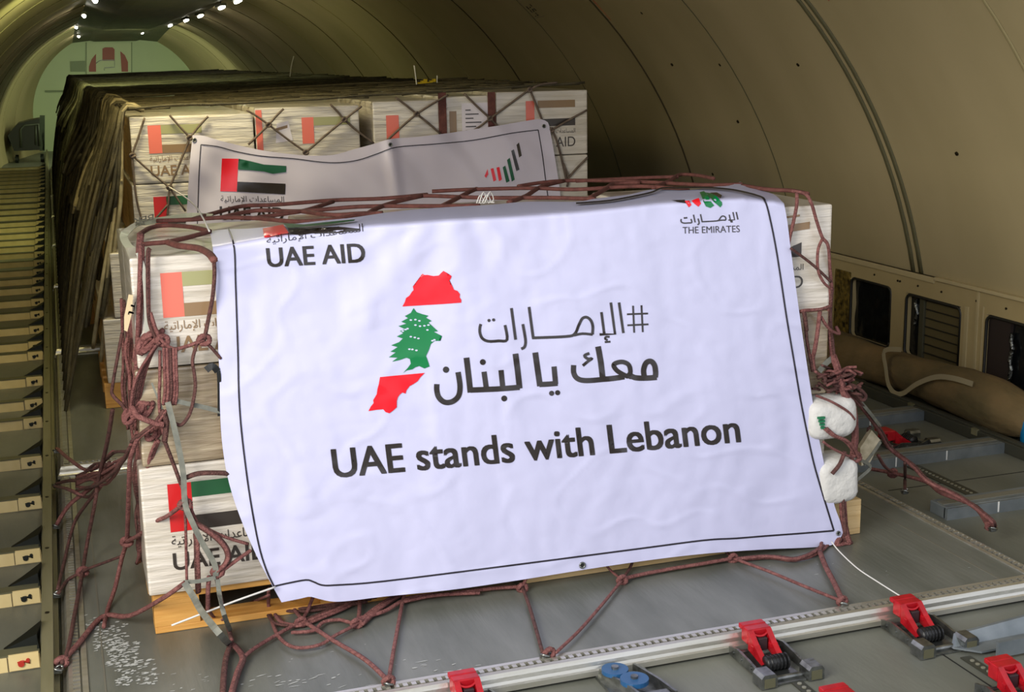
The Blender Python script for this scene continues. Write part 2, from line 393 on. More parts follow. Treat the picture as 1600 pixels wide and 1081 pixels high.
while y < 21.5: beamY.append(y); y += .7
def make_beam():
    root = empty('cross_beam', (0, 0, FZ))
    mb = MB(); mb.box((-1.2, 0, FZ), (-.065, .05, -.012), 0); mb.box((-1.2, -.002, -.010), (-.065, .052, -.006), 1); mb.box((-.16, -.004, FZ+.002), (-.1585, 0, -.012), 2); mb.box((-.155, -.006, FZ+.004), (-.068, 0, -.004), 0)
    mb.build('beam', [m_beam, m_beamt, m_dark], root)
    mb = MB(); mb.prism([(-.07, .05, FZ+.01), (-.07, .05, .03), (-.058, .13, .04), (-.058, .16, .02), (-.17, .055, -.008)], (0, .012, 0)); mb.prism([(-.075, .02, -.03), (-.068, .02, .02), (-.06, .02, -.04)], (0, .03, 0))
    fixn(mb.build('bracket', m_brk, root))
    mb = MB(); mb.cyl((-.12, -.012, -.035), (-.12, -.004, -.035), .010, 0, 8); mb.cyl((-.10, -.012, -.026), (-.10, -.004, -.026), .006, 0, 8); mb.tube([(-.13, -.008, -.03), (-.115, -.01, -.026), (-.095, -.008, -.036)], .003, 0, 5); mb.build('latch', m_brk, root)
    mb = MB(); mb.box((-1.2, .06, FZ), (-.09, .085, -.02)); mb.build('back_flange', m_beamt, root)
    return root
pb = make_beam()
for i, yv in enumerate(beamY):
    o = pb if i == 0 else copy_tree(pb); o.location.y = yv
    lab = ['nearest', 'second nearest', 'third nearest', 'fourth nearest', 'fifth nearest', 'sixth nearest', 'seventh nearest', 'eighth nearest', 'ninth nearest', 'tenth nearest']
    if i < 10: tag(o, 'cream cross beam with black end bracket, %s in the left floor lane' % lab[i], 'floor beam', 'cream cross beams of the left lane')
    else: tag(o, 'cream cross beam in the densely ranked far stretch of the left floor lane', 'floor beam', 'cream cross beams of the left lane')
lat = [c for c in pb.children if c.name.startswith('latch')][0]; lat.data = lat.data.copy(); lat.data.materials[0] = m_redp
# side rails far left, with dark equipment at the end of the lane
r_ = empty('equipment_trolley', (-.35, 23.0, FZ)); tag(r_, 'dark boxy equipment trolley standing at the far end of the left lane', 'trolley')
mk = mat('black equipment', (20, 22, 20), .4); mg = mat('grey equipment edge', (48, 52, 40), .5)
def q(px, py): return onY(px, py, 23.0)
a, b = q(22, 222), q(68, 196)
mb = MB(); mb.prism([q(22, 236), q(69, 234), q(69, 185), q(58, 186), (q(46, 188)), q(28, 193), q(18, 204), q(12, 212)], (0, .7, 0)); fixn(mb.build('body', mk, r_))
mb = MB(); mb.tube([q(33, 230), q(32, 202), q(38, 196), q(60, 194), q(62, 228)], .025, 0, 6); mb.tube([q(56, 226), q(56, 196)], .02, 0, 6); mb.build('front_frame', mg, r_)
mb = MB(); mb.prism([q(62, 236), q(62, 181), q(70, 181), q(70, 236)], (0, .3, 0)); fixn(mb.build('side_panel', mat('trolley side', (38, 48, 32), .5), r_))
mb = MB()
for sx in (0, 1):
    for sy in (.1, .6):
        c = q(25+40*sx, 238); mb = MB(); mb.cyl((c.x-.03, 23+sy, FZ+.06), (c.x+.03, 23+sy, FZ+.06), .06, 0, 12); mb.build('wheel', m_brk, r_)
# ================================================================ AIR CARGO PALLETS
m_sheet = mat('scuffed aluminium pallet sheet', (98, 101, 92), .38, .3, 1, (9, 2.2, 9), (126, 128, 120), .12, (70, 9, 70), detail=6)
m_scuff = mat('white scuff', (176, 178, 174), .6); m_edge = mat('bright pallet rim', (188, 184, 168), .3, .8, 1, (3, 30, 30), (214, 212, 204), .1, (50, 50, 50)); m_lip = mat('rim groove', (132, 130, 118), .5, .5)
def make_pallet(y0, label, detail):
    w, d = 3.18, 2.5; root = empty('air_cargo_pallet', (0, y0, FZ)); tag(root, label, 'cargo pallet', 'metal air cargo pallets down the hold')
    mb = MB(); mb.box((.07, y0+.07, -.05), (w-.07, y0+d-.07, 0.0)); mb.build('sheet', m_sheet, root)
    for (A, B, nx, ny) in (((0, 0), (w, 0), 0, 1), ((w, 0), (w, d), -1, 0), ((0, d), (w, d), 0, -1), ((0, 0), (0, d), 1, 0)):
        mb = MB()
        cr = [(0.0, -.05), (0.0, -.034), (.006, -.030), (.010, -.022), (.012, -.010), (.018, .002), (.030, .005), (.034, -.006), (.052, -.006), (.056, .005), (.072, .005), (.074, -.05)]
        def pt(u, s_, z):
            x = A[0]+(B[0]-A[0])*s_+nx*u; yy = A[1]+(B[1]-A[1])*s_+ny*u
            if nx == 0: x += (u if s_ == 0 else -u)
            else: yy += (u if s_ == 0 else -u)
            return Vector((x, y0+yy, z))
        vs = [pt(u, 0, z) for u, z in cr]+[pt(u, 1, z) for u, z in cr]; n = len(cr)
        mids = [0, 0, 0, 0, 0, 0, 1, 1, 1, 0, 0]
        for i in range(n-1): mb.add([vs[i], vs[i+1], vs[i+1+n], vs[i+n]], [(0, 1, 2, 3)], mids[i])
        fixn(mb.build('rim', [m_edge, m_lip], root))
        if detail and (A, B) in (((0, 0), (w, 0)), ((0, 0), (0, d)), ((w, 0), (w, d))):   # toothed lip of the net track
            mb = MB(); L = w if nx == 0 else d; k = 0
            while .04+k*.0254 < L-.04:
                s_ = .04+k*.0254; k += 1
                if nx == 0: x = s_; yy = .040 if ny > 0 else d-.04; mb.box((x-.007, y0+yy-.008, -.004), (x+.007, y0+yy+.010, .007))
                else: yy = s_; x = .040 if nx > 0 else w-.04; mb.box((x-.010, y0+yy-.007, -.004), (x+.010, y0+yy+.007, .007))
            mb.build('net_track', m_edge, root)
    return root
pal = make_pallet(0, 'grey aluminium cargo pallet in front carrying the load with the large banner', True)
mb = MB(); rnd = random.Random(3)
def scuffpatch(px0, py0, px1, py1, n, lx, ly):
    for i in range(n):
        p = onZ(rnd.uniform(px0, px1), rnd.uniform(py0, py1), .0012); 
        if not (.075 < p.x < 3.1 and .075 < p.y < 2.4): continue
        a = rnd.uniform(-.3, .3)+.15; L = rnd.uniform(.3, 1)*lx; w = rnd.uniform(.3, 1)*ly; m_ = 7
        pts = []
        for j in range(m_):
            th = 2*math.pi*j/m_; rr_ = rnd.uniform(.5, 1.1); x = L*math.cos(th)*rr_; y = w*math.sin(th)*rr_
            pts.append(p+Vector((x*math.cos(a)-y*math.sin(a), x*math.sin(a)+y*math.cos(a), i*.000003)))
        mb.add(pts, [tuple(range(m_))])
scuffpatch(145, 970, 200, 1020, 120, .012, .007); scuffpatch(165, 1000, 215, 1040, 90, .014, .007); scuffpatch(180, 1030, 245, 1072, 110, .012, .006); scuffpatch(130, 955, 150, 980, 12, .012, .006); scuffpatch(370, 1050, 620, 1075, 26, .02, .004); scuffpatch(630, 1030, 760, 1050, 14, .02, .004)
scuffpatch(240, 1050, 330, 1080, 12, .012, .004); scuffpatch(1180, 880, 1560, 900, 10, .01, .003); scuffpatch(300, 1000, 640, 1040, 8, .008, .003)
mb.build('scuff_marks', m_scuff, pal)
mb = MB(); mb.box((.115, .08, 0), (.12, 2.42, .0015)); mb.build('sheet_seam', m_lip, pal); mb = MB(); mb.box((3.0, .08, 0), (3.006, 2.42, .0015)); mb.build('sheet_seam', m_lip, pal)
for k in range(8):
    nm = ['second', 'third', 'fourth', 'fifth', 'sixth', 'seventh', 'eighth', 'last'][k]
    if k < 7: make_pallet(2.62+2.62*k, 'grey aluminium cargo pallet under the netted loads, %s from the front' % nm, k == 0)
# ================================================================ RIGHT SIDE FLOOR
m_bgrey = mat('blue grey tray', (112, 120, 124), .4, .5, 1, (12, 12, 12), (136, 143, 146)); m_trail = mat('dark side rail', (70, 70, 60), .45, .4)
r_ = empty('side_guide_rail', (4.12, .5, FZ)); tag(r_, 'dark metal guide rail on the floor along the right wall, beside the rolled tarpaulin', 'rail')
mb = MB(); mb.box((4.09, -1.2, FZ), (4.14, 8, -.005), 0, .004); mb.box((4.10, -1.2, -.006), (4.13, 8, .006), 0, .003); mb.build('rail_body', m_trail, r_)
mb = MB(); 
for k in range(6): mb = MB(); mb.box((4.085, .6+.5*k, -.03), (4.145, .64+.5*k, .0)); mb.build('rail_clip', m_rail, r_)
for i, (yy, xa, xb, lab) in enumerate(((2.02, 3.26, 4.09, 'farthest of three right of the front pallet'), (1.42, 3.26, 4.09, 'middle of three right of the front pallet'), (.77, 3.3, 4.09, 'nearest of three right of the front pallet'))):
    r_ = empty('cross_channel', ((xa+xb)/2, yy, FZ)); tag(r_, 'blue-grey metal cross channel on the floor, '+lab, 'floor channel', 'cross channels on the right floor')
    mb = MB(); mb.box((xa, yy, FZ), (xb, yy+.10, -.01), 0, .004); mb.box((xa, yy-.012, FZ), (xb, yy+.01, -.012), 0); mb.build('channel', m_bgrey, r_)
    mb = MB(); mb.box((xa+.01, yy+.03, -.011), (xb-.01, yy+.07, -.007)); mb.build('channel_slot', m_lip, r_)
    mb = MB()
    for k in (.3, .62): mb.box((xa+(xb-xa)*k, yy-.014, FZ+.005), (xa+(xb-xa)*k+.006, yy-.011, -.012))
    mb.build('joint_marks', mat('white paint', (225, 225, 220), .5), r_)
def track(x, ya, yb, label, w=.03, z=FZ):
    r_ = empty('seat_track', (x, (ya+yb)/2, z)); tag(r_, label, 'floor track', 'perforated tracks in the floor')
    mb = MB(); mb.box((x-w, ya, z), (x+w, yb, z+.004)); mb.build('track_strip', m_trail, r_)
    mb = MB(); k = ya+.015
    while k < yb-.01: mb.cyl((x, k, z+.004), (x, k, z+.0065), .007, 0, 8); k += .0254
    mb.build('track_holes', mat('bright track edge', (170, 168, 150), .35, .6), r_)
x = onZ(1490, 737).x; track(x, .90, 1.40, 'perforated track strip between the two nearest right-hand cross channels')
p = onZ(1243, 1065, FZ); track(p.x, -1.0, -.22, 'perforated floor track running towards the camera below the second red lock', .018)
p = onZ(1500, 1022, FZ); track(p.x, -.75, -.27, 'perforated floor track running towards the camera below the third red lock', .018)
mb = MB()
for x in (1.25, 2.55, 3.24): mb.box((x, -4, FZ), (x+.004, -.02 if x < 3.2 else 2.6, FZ+.0015))
mb.box((-1.4, -1.1, FZ), (4.4, -1.095, FZ+.0015)); mb.box((3.3, 1.15, FZ), (4.08, 1.154, FZ+.0015))
tag(struct(mb.build('trim_3', m_dark)))
# light grey channel at lower right
r_ = empty('loose_channel', (2.7, -.3, FZ)); tag(r_, 'light grey metal channel with a tapered end beside the lower right red lock', 'channel')
p0 = onZ(1490, 1014, -.05); p1 = onZ(1640, 984, -.05)
mb = MB(); mb.prism([p0+Vector((0, 0, 0)), p0+Vector((.03, .03, .03)), p1+Vector((0, .04, .045)), p1+Vector((0, 0, -.005))], (0, .012, 0)); mb.prism([p0, p0+Vector((.06, -.055, 0)), p1+Vector((0, -.055, 0)), p1], (0, 0, .006)); fixn(mb.build('channel_web', m_bgrey, r_))
mb = MB(); p2 = onZ(1556, 1016, -.03); mb.box((p2.x, p2.y-.012, -.05), (p2.x+.3, p2.y, .0)); mb.build('channel_flange', m_bgrey, r_)
# ---- pallet locks
m_red = mat('red lock paint', (190, 22, 34), .35, .1, 1, (30, 30, 30), (150, 14, 24)); m_black = mat('black rubber', (24, 24, 24), .45)
def make_lock():
    root = empty('pallet_lock', (0, 0, 0))
    mb = MB()
    for s_ in (-1, 1):
        mb = MB(); x = s_*.078
        prf = [(.03, .004), (.03, .03), (-.02, .042), (-.09, .036), (-.13, .03), (-.165, .046), (-.20, .044), (-.212, .03), (-.212, .004)]
        mb.prism([(x-.004, a, b) for a, b in prf], (.008, 0, 0))
        for yy in (0, -.05, -.11): mb.cyl((x-s_*-.003, yy, .022), (x+s_*.008, yy, .022), .006, 0, 8)
        fixn(mb.build('side_plate', m_steel, root))
    for s_ in (-1, 1):
        mb = MB(); cx_ = s_*.078
        mb.prism([(cx_-.026, -.215, .002), (cx_-.026, -.215, .035), (cx_-.018, -.215, .046), (cx_+.018, -.215, .046), (cx_+.026, -.215, .035), (cx_+.026, -.215, .002)], (0, .055, 0)); eb = fixn(mb.build('end_block', m_steel, root))
        mb = MB(); mb.box((cx_-.017, -.2175, .006), (cx_+.017, -.2145, .034)); mb.build('end_slot', mat('olive slot', (88, 86, 64), .5), eb)
    mb = MB(); mb.box((-.05, -.205, .002), (.05, .02, .007)); mb.cyl((-.075, -.18, .012), (.075, -.18, .012), .008, 0, 8); mb.cyl((-.075, .0, .02), (.075, .0, .02), .006, 0, 8); mb.build('base_plate', m_steel, root)
    mb = MB(); mb.cyl((-.035, -.115, .028), (.035, -.115, .028), .022, 0, 14, True)
    for k in range(6): mb.cyl((-.034+k*.0125, -.115, .028), (-.029+k*.0125, -.115, .028), .025, 0, 14)
    mb.build('spring_drum', m_black, root)
    mb = MB()
    mb.box((-.040, -.012, .045), (.040, .030, .092), 0, .004); mb.box((-.040, .02, .078), (.040, .05, .094), 0, .004)
    for s_ in (-1, 1):
        x = s_*.030
        mb.prism([(x-.009, -.012, .09), (x-.009, -.012, .03), (x-.009, -.095, .014), (x-.009, -.105, .022), (x-.009, -.05, .058)], (.018, 0, 0)); mb.box((x-.013, -.05, .042), (x+.013, -.035, .056), 0, .002)
    clw = fixn(mb.build('claw', m_red, root))
    mb = MB(); mb.box((-.015, -.035, .03), (.015, -.011, .07), 0, .002); mb.build('claw_tongue', mat('dark red grey steel', (70, 58, 60), .4, .5), root)
    mb = MB(); mb.tube([(-.028, -.016, .082), (-.01, -.022, .074), (.01, -.022, .074), (.028, -.016, .082)], .004, 0, 6, True, 1, 3); mb.build('spring_wire', m_red, clw)
    return root
lk = make_lock()
spots = [(1190, 1000, 'red and steel pallet lock gripping the pallet rim, second of three from the left', 0), (1430, 960, 'red and steel pallet lock gripping the pallet rim, farthest right where the white string ends', 0), (735, 1085, 'red pallet lock cut by the bottom of the picture left of the blue-topped caster', 0), (1313, 1098, 'red pallet lock with only its top showing at the bottom edge of the picture', 0), (1572, 1052, 'red pallet lock on the floor near the lower right corner beside the grey channel', 0), (1388, 680, 'dark red pallet lock on the right floor between the cross channels, behind the ropes', 90)]
for i, (px, py, lb, rz) in enumerate(spots):
    o = lk if i == 0 else copy_tree(lk); p = onZ(px, py, 0)
    if i < 3: p.y = -.028
    o.location = (p.x, p.y, FZ); o.rotation_euler = (0, 0, math.radians(rz)); tag(o, lb, 'pallet lock', 'red pallet locks')
# ---- caster
p = onZ(972, 1040, 0); r_ = empty('swivel_roller', (p.x, -.05, FZ)); tag(r_, 'steel bracket with two blue plastic discs on the floor under the pallet rim', 'roller')
X = p.x; m_blue = mat('blue plastic disc', (36, 84, 128), .35)
mb = MB(); mb.cyl((X-.012, -.035, -.03), (X-.012, -.035, -.018), .04, 0, 24); mb.build('disc', m_blue, r_); mb = MB(); mb.cyl((X+.015, -.115, -.03), (X+.015, -.115, -.016), .042, 0, 24); mb.build('disc', m_blue, r_)
mb = MB(); mb.cyl((X+.015, -.115, -.016), (X+.015, -.115, -.008), .011, 0, 10); mb.build('bolt', m_steel, r_); mb = MB(); mb.cyl((X-.012, -.035, -.018), (X-.012, -.035, -.01), .011, 0, 10); mb.build('bolt', m_steel, r_)
mb = MB()
for s_ in (-1, 1): mb.prism([(X+.005+s_*.055, .0, FZ), (X+.005+s_*.055, .0, -.03), (X+.03+s_*.05, -.13, -.02), (X+.045+s_*.05, -.22, -.022), (X+.045+s_*.05, -.22, FZ)], (.008, 0, 0))
mb.box((X-.06, -.2, FZ), (X+.10, .0, FZ+.01)); mb.box((X+.0, -.215, FZ), (X+.09, -.18, -.028), 0, .006); fixn(mb.build('bracket', m_steel, r_))
# ================================================================ ROLLED TARPAULIN, BARREL
m_tarp = mat('brown green canvas', (84, 74, 44), .85, 0, 1, (5, 4, 5), (122, 98, 62), 1.5, (16, 8, 16))
r_ = empty('rolled_tarpaulin', (4.26, 2.2, 0)); tag(r_, 'long rolled brown-green canvas tarpaulin lying along the foot of the right wall', 'rolled tarpaulin')
mb = MB(); n = 46; seg = 22; vs = []
for i in range(n+1):
    t = i/n; y = 1.36+t*2.0; base = .118+.014*math.sin(t*9)+.01*noise.noise(Vector((y*3, 0, 0)))
    if t < .12: base *= .55+.45*math.sin(t/.12*math.pi/2)
    if t > .92: base *= max(.05, math.sin((1-t)/.08*math.pi/2))
    if t < .02: base *= t/.02+.02
    for k in range(seg):
        w = 2*math.pi*k/seg; rr_ = base*(1+.07*noise.noise(Vector((math.cos(w)*2, math.sin(w)*2, y*4)))+.05*noise.noise(Vector((math.cos(w)*5, math.sin(w)*5, y*11))))
        vs.append((4.235+.9*rr_*math.cos(w), y, .07+rr_*math.sin(w)*(1.0 if math.sin(w) > 0 else .9)+.02*math.sin(t*5)))
mb.add(vs, [(i*seg+k, (i+1)*seg+k, (i+1)*seg+(k+1) % seg, i*seg+(k+1) % seg) for i in range(n) for k in range(seg)], 0, True); mb.build('canvas_roll', m_tarp, r_)
m_web = mat('beige webbing', (150, 138, 108), .8)
def strapmesh(pts, w, nrm, name, m_, parent, sub=4):
    mb = MB(); p = catmull([Vector(a) for a in pts], sub); nrm = Vector(nrm); vs = []
    for i, a in enumerate(p):
        t = (p[min(i+1, len(p)-1)]-p[max(i-1, 0)]).normalized(); s_ = t.cross(nrm)
        s_ = s_.normalized() if s_.length > 1e-4 else Vector((0, 1, 0)); nn = s_.cross(t)
        vs += [a+s_*w/2+nn*.0012, a-s_*w/2+nn*.0012, a-s_*w/2-nn*.0012, a+s_*w/2-nn*.0012]
    fs = [(4*i+k, 4*i+(k+1) % 4, 4*i+4+(k+1) % 4, 4*i+4+k) for i in range(len(p)-1) for k in range(4)]+[(0, 1, 2, 3)]
    mb.add(vs, fs, 0, False); return fixn(mb.build(name, m_, parent))
strapmesh([onX(1408, 546, 4.15), onX(1382, 548, 4.14), onX(1384, 575, 4.12), onX(1388, 600, 4.115), onX(1398, 614, 4.11), onX(1412, 614, 4.11), onX(1432, 600, 4.112), onX(1462, 589, 4.12), onX(1490, 591, 4.12), onX(1520, 600, 4.12)], .026, (-1, 0, .2), 'webbing_strap', m_web, r_)
p = onZ(1624, 705, FZ); r_ = empty('blue_drum', (p.x, p.y, FZ)); tag(r_, 'bright blue rounded plastic drum cut off by the right edge of the picture', 'drum')
mb = MB(); prf = [(0, 0), (.07, 0), (.085, .02), (.088, .10), (.084, .14), (.06, .165), (0, .168)]; n = 28
vs = [(p.x+r*math.cos(2*math.pi*k/n), p.y+r*math.sin(2*math.pi*k/n), FZ+z) for r, z in prf for k in range(n)]
mb.add(vs, [(i*n+k, i*n+(k+1) % n, (i+1)*n+(k+1) % n, (i+1)*n+k) for i in range(len(prf)-1) for k in range(n)], 0, True); mb.build('drum_body', mat('bright blue plastic', (20, 120, 175), .35), r_)
mb = MB(); mb.cyl((p.x, p.y, FZ+.166), (p.x, p.y, FZ+.18), .025, 0, 16); mb.build('cap', m_black, r_)
# ================================================================ CARTONS
m_ctn = mat('white wrapped carton', (190, 180, 162), .33, 0, 1, (3, 3, 60), (222, 214, 202), .8, (7, 7, 60), coat=.7)  # paler bands in the colour stand in for reflections on wrap wrinkles
m_ctn_b = mat('grey brown wrapped carton', (132, 114, 90), .3, 0, 1, (5, 5, 50), (178, 162, 134), .9, (7, 7, 60), coat=.8)  # lighter streaks here imitate the shine of the wrap film
m_ctn_o = mat('orange cardboard side', (212, 160, 96), .4, 0, 1, (4, 4, 40), (232, 196, 146), .4, (4, 4, 60), coat=.4)
m_pred = mat('red carton print', (226, 112, 92), .4, coat=.4); m_pred2 = mat('strong red print', (200, 28, 30), .4, coat=.4); m_pgrn = mat('green carton print', (158, 156, 108), .4, coat=.4); m_pgrn2 = mat('dark green print', (30, 92, 52), .4, coat=.4)
m_pblk = mat('grey black carton print', (140, 112, 78), .4, coat=.4); m_pblk2 = mat('black carton print', (52, 44, 38), .4, coat=.4); m_paper = mat('white paper note', (224, 216, 222), .5)
CM = [m_ctn, m_ctn_b, m_ctn_o, m_pred, m_pred2, m_pgrn, m_pgrn2, m_pblk, m_pblk2, m_paper, m_redp]
def art(kind, x0, z0, s):
    """prints for a carton front; x0,z0 lower left of the flag block, s size of the red bar height"""
    out = []
    strong = kind == 'strong'
    R_, G_, K_ = (4, 6, 8) if strong else (3, 5, 7)
    out.append((poly([(x0, z0), (x0+s*.46, z0), (x0+s*.46, z0+s), (x0, z0+s)]), R_))
    out.append((poly([(x0+s*.46, z0+s*.68), (x0+s*1.9, z0+s*.68), (x0+s*1.9, z0+s), (x0+s*.46, z0+s)]), G_))
    out.append((poly([(x0+s*.46, z0), (x0+s*1.9, z0), (x0+s*1.9, z0+s*.30), (x0+s*.46, z0+s*.30)]), K_))
    out.append((text2d(AR_AID, (x0, z0-s*.36), (s*1.9, 0), (0, s*.28), 0, 'box'), K_))
    out.append((text2d_('UAE AID', (x0, z0-s*.80), (s*1.9, 0), (0, s*.36), .016), K_))
    return out
def carton(x0, x1, y0, y1, z0, z1, label, group, arts=(), body=0, side=None, lean=0.0, jit=None, sideart=False):
    rn = jit or random
    mb = MB(); lf = lambda v: v+Vector((lean*(v.z-z0), 0, 0))
    o0 = Vector(((x0+x1)/2, (y0+y1)/2, z0))
    mb.box((x0, y0, z0), (x1, y1, z1), body, .008, lf)
    if side is not None:
        mb.add([lf(Vector(v)) for v in ((x0-.0012, y0+.01, z0+.01), (x0-.0012, y1-.01, z0+.01), (x0-.0012, y1-.01, z1-.01), (x0-.0012, y0+.01, z1-.01))], [(0, 3, 2, 1)], side)
    for i_, (vf, mi) in enumerate(arts): mb.add([lf(Vector((x0+a, y0-.0018-.0002*i_, z0+b))) for a, b in vf[0]], vf[1], mi)
    me_o = mb.build('carton', CM); me_o.data.transform(Matrix.Translation(-o0)); me_o.location = o0
    return tag(me_o, label, 'carton', group)
m_wood = mat('orange pallet wood', (196, 138, 62), .6, 0, 1, (4, 30, 30), (222, 170, 92), .3, (5, 60, 60)); m_woodl = mat('pale pallet wood', (206, 172, 116), .6, 0, 1, (4, 30, 30), (222, 192, 140), .3, (5, 60, 60))
def wooden_pallet(x0, x1, y0, y1, label, m_=m_wood):
    r_ = empty('wooden_pallet', ((x0+x1)/2, (y0+y1)/2, 0)); tag(r_, label, 'wooden pallet', 'wooden pallets under the cartons')
    for i in range(3):
        xx = x0+(x1-x0-.14)*i/2
        for j in range(3):
            yy = y0+(y1-y0-.10)*j/2
            mb = MB(); mb.box((xx, yy, .022), (xx+.14, yy+.10, .092), 0, .002); mb.build('block', m_, r_)
    for j in range(3):
        yy = y0+(y1-y0-.10)*j/2
        mb = MB(); mb.box((x0, yy, .001), (x1, yy+.10, .022), 0, .002); mb.build('bottom_board', m_, r_)
    for j in range(5):
        yy = y0+(y1-y0-.12)*j/4
        mb = MB(); mb.box((x0, yy, .112), (x1, yy+.12, .134), 0, .002); mb.build('deck_board', m_, r_)
    for i in range(3):
        xx = x0+(x1-x0-.14)*i/2
        mb = MB(); mb.box((xx, y0, .092), (xx+.14, y1, .112), 0, .001); mb.build('cross_board', m_, r_)
wooden_pallet(.282, 1.47, .665, 1.44, 'orange wooden pallet under the left half of the front load')
wooden_pallet(1.50, 2.815, .625, 1.42, 'pale wooden pallet under the right half of the front load, end showing', m_woodl)
# front load
FL = .645; nc = 4; gx = [.292, .885, 1.478, 2.06, 2.655]
rows = [('bottom row', .137, .55), ('middle row', .553, .855), ('top row', .86, None)]
pos = ['left end', 'second from the left', 'second from the right', 'right end']
for c in range(4):
    top = 1.195+.012*c
    for ri, (rn_, z0, z1) in enumerate(rows):
        z1 = z1 or top
        for d in range(2):
            y0 = FL+d*.385+(0 if c < 3 else -.02)
            ar = []; body = 0; side = None
            if d == 0:
                if ri == 2: ar = art('pale', .085, .15, .135)
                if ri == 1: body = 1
                if ri == 0: ar = art('strong', .08, .20, .155)
                if c == 3 and ri == 2:
                    ar = [(text2d('UAE AID', (.22, .085), (.26, 0), (0, .045), 0), 8), (text2d(AR_AID, (.22, .14), (.26, 0), (0, .03), 0, 'box'), 8),
                          (poly([(.36, .195), (.47, .195), (.47, .245), (.44, .235)]), 8), (poly([(.38, .28), (.50, .29), (.50, .315), (.38, .305)]), 7), (poly([(.38, .33), (.46, .335), (.46, .342), (.38, .337)]), 7)]
            lab = 'white wrapped carton, front load, %s, %s, %s' % (rn_, pos[c], ('behind the large banner' if 0 < c < 3 else 'beside the large banner') if d == 0 else 'rear rank')
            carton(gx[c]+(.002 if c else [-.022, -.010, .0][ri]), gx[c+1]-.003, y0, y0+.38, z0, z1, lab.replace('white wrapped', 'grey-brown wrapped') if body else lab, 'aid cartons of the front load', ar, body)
m_sack = mat('white woven sack', (206, 204, 198), .6, 0, 0, bump=.8, bscale=(25, 25, 25)); m_sackg = mat('green sack mark', (20, 110, 70), .6)
def sack(px, py, y, rx, ry, rz_, lab, mark):
    c = onY(px, py, y); r_ = empty('white_sack', c-Vector((0, 0, rz_))); tag(r_, lab, 'sack', 'white sacks at the right end of the front load')
    mb = MB(); n1, n2 = 14, 24; vs = []
    for i in range(n1+1):
        th = math.pi*i/n1
        for k in range(n2):
            ph = 2*math.pi*k/n2
            def se(v, e):
                e *= .75
                return math.copysign(abs(v)**e, v)
            v = Vector((rx*se(math.sin(th), .6)*se(math.cos(ph), .6), ry*se(math.sin(th), .6)*se(math.sin(ph), .6), rz_*se(math.cos(th), .7)))
            v *= 1+.08*noise.noise(v*14+Vector((px, 0, 0))); vs.append(c+v)
    mb.add(vs, [(i*n2+k, (i+1)*n2+k, (i+1)*n2+(k+1) % n2, i*n2+(k+1) % n2) for i in range(n1) for k in range(n2)], 0, True); mb.build('sack_body', m_sack, r_)
    if mark:
        mb = MB()
        for j in range(4): mb.box((c.x-.0+.004*j-.075, c.y-ry-.006, c.z+.012-.012*j), (c.x-.05, c.y-ry+.02, c.z+.020-.012*j))
        mb.build('printed_mark', m_sackg, r_)
sack(1288, 648, .62, .10, .08, .075, 'bulging white sack with a small green mark at the right end of the front load', True)
sack(1296, 745, .62, .085, .08, .09, 'plain bulging white sack below the green-marked sack beside the banner', False)
r_ = MB(); a = onY(1343, 690, .75); 
r_.prism([onY(1344, 700, .78), onY(1362, 672, .78), onY(1376, 688, .78), onY(1360, 722, .78), onY(1346, 728, .78)], (0, .02, .0)); cf = fixn(r_.build('board_flap', mat('beige board', (196, 184, 156), .7, 0, 1, (40, 40, 40), (160, 148, 120))))
tag(cf, 'small torn beige board caught in the ropes right of the front load', 'board')
# rear load, first behind the front one
Y2 = 3.6
def X2(px, py): return onY(px, py, Y2).x
bounds = [(X2(206, 240), X2(398, 230)), (X2(401, 230), X2(563, 220)), (X2(584, 215), X2(690, 210)), (X2(697, 205), X2(766, 205)), (X2(776, 205), X2(918, 210))]
tops = [1.490, 1.515, 1.53, 1.545, 1.56]
names = ['left corner', 'second from left', 'middle after the gap', 'narrow one with paper list' , 'right corner']
wooden_pallet(.25, 1.55, Y2+.02, Y2+.85, 'orange wooden pallet under the left side of the second load'); wooden_pallet(1.62, 2.95, Y2+.02, Y2+.85, 'orange wooden pallet under the right side of the second load')

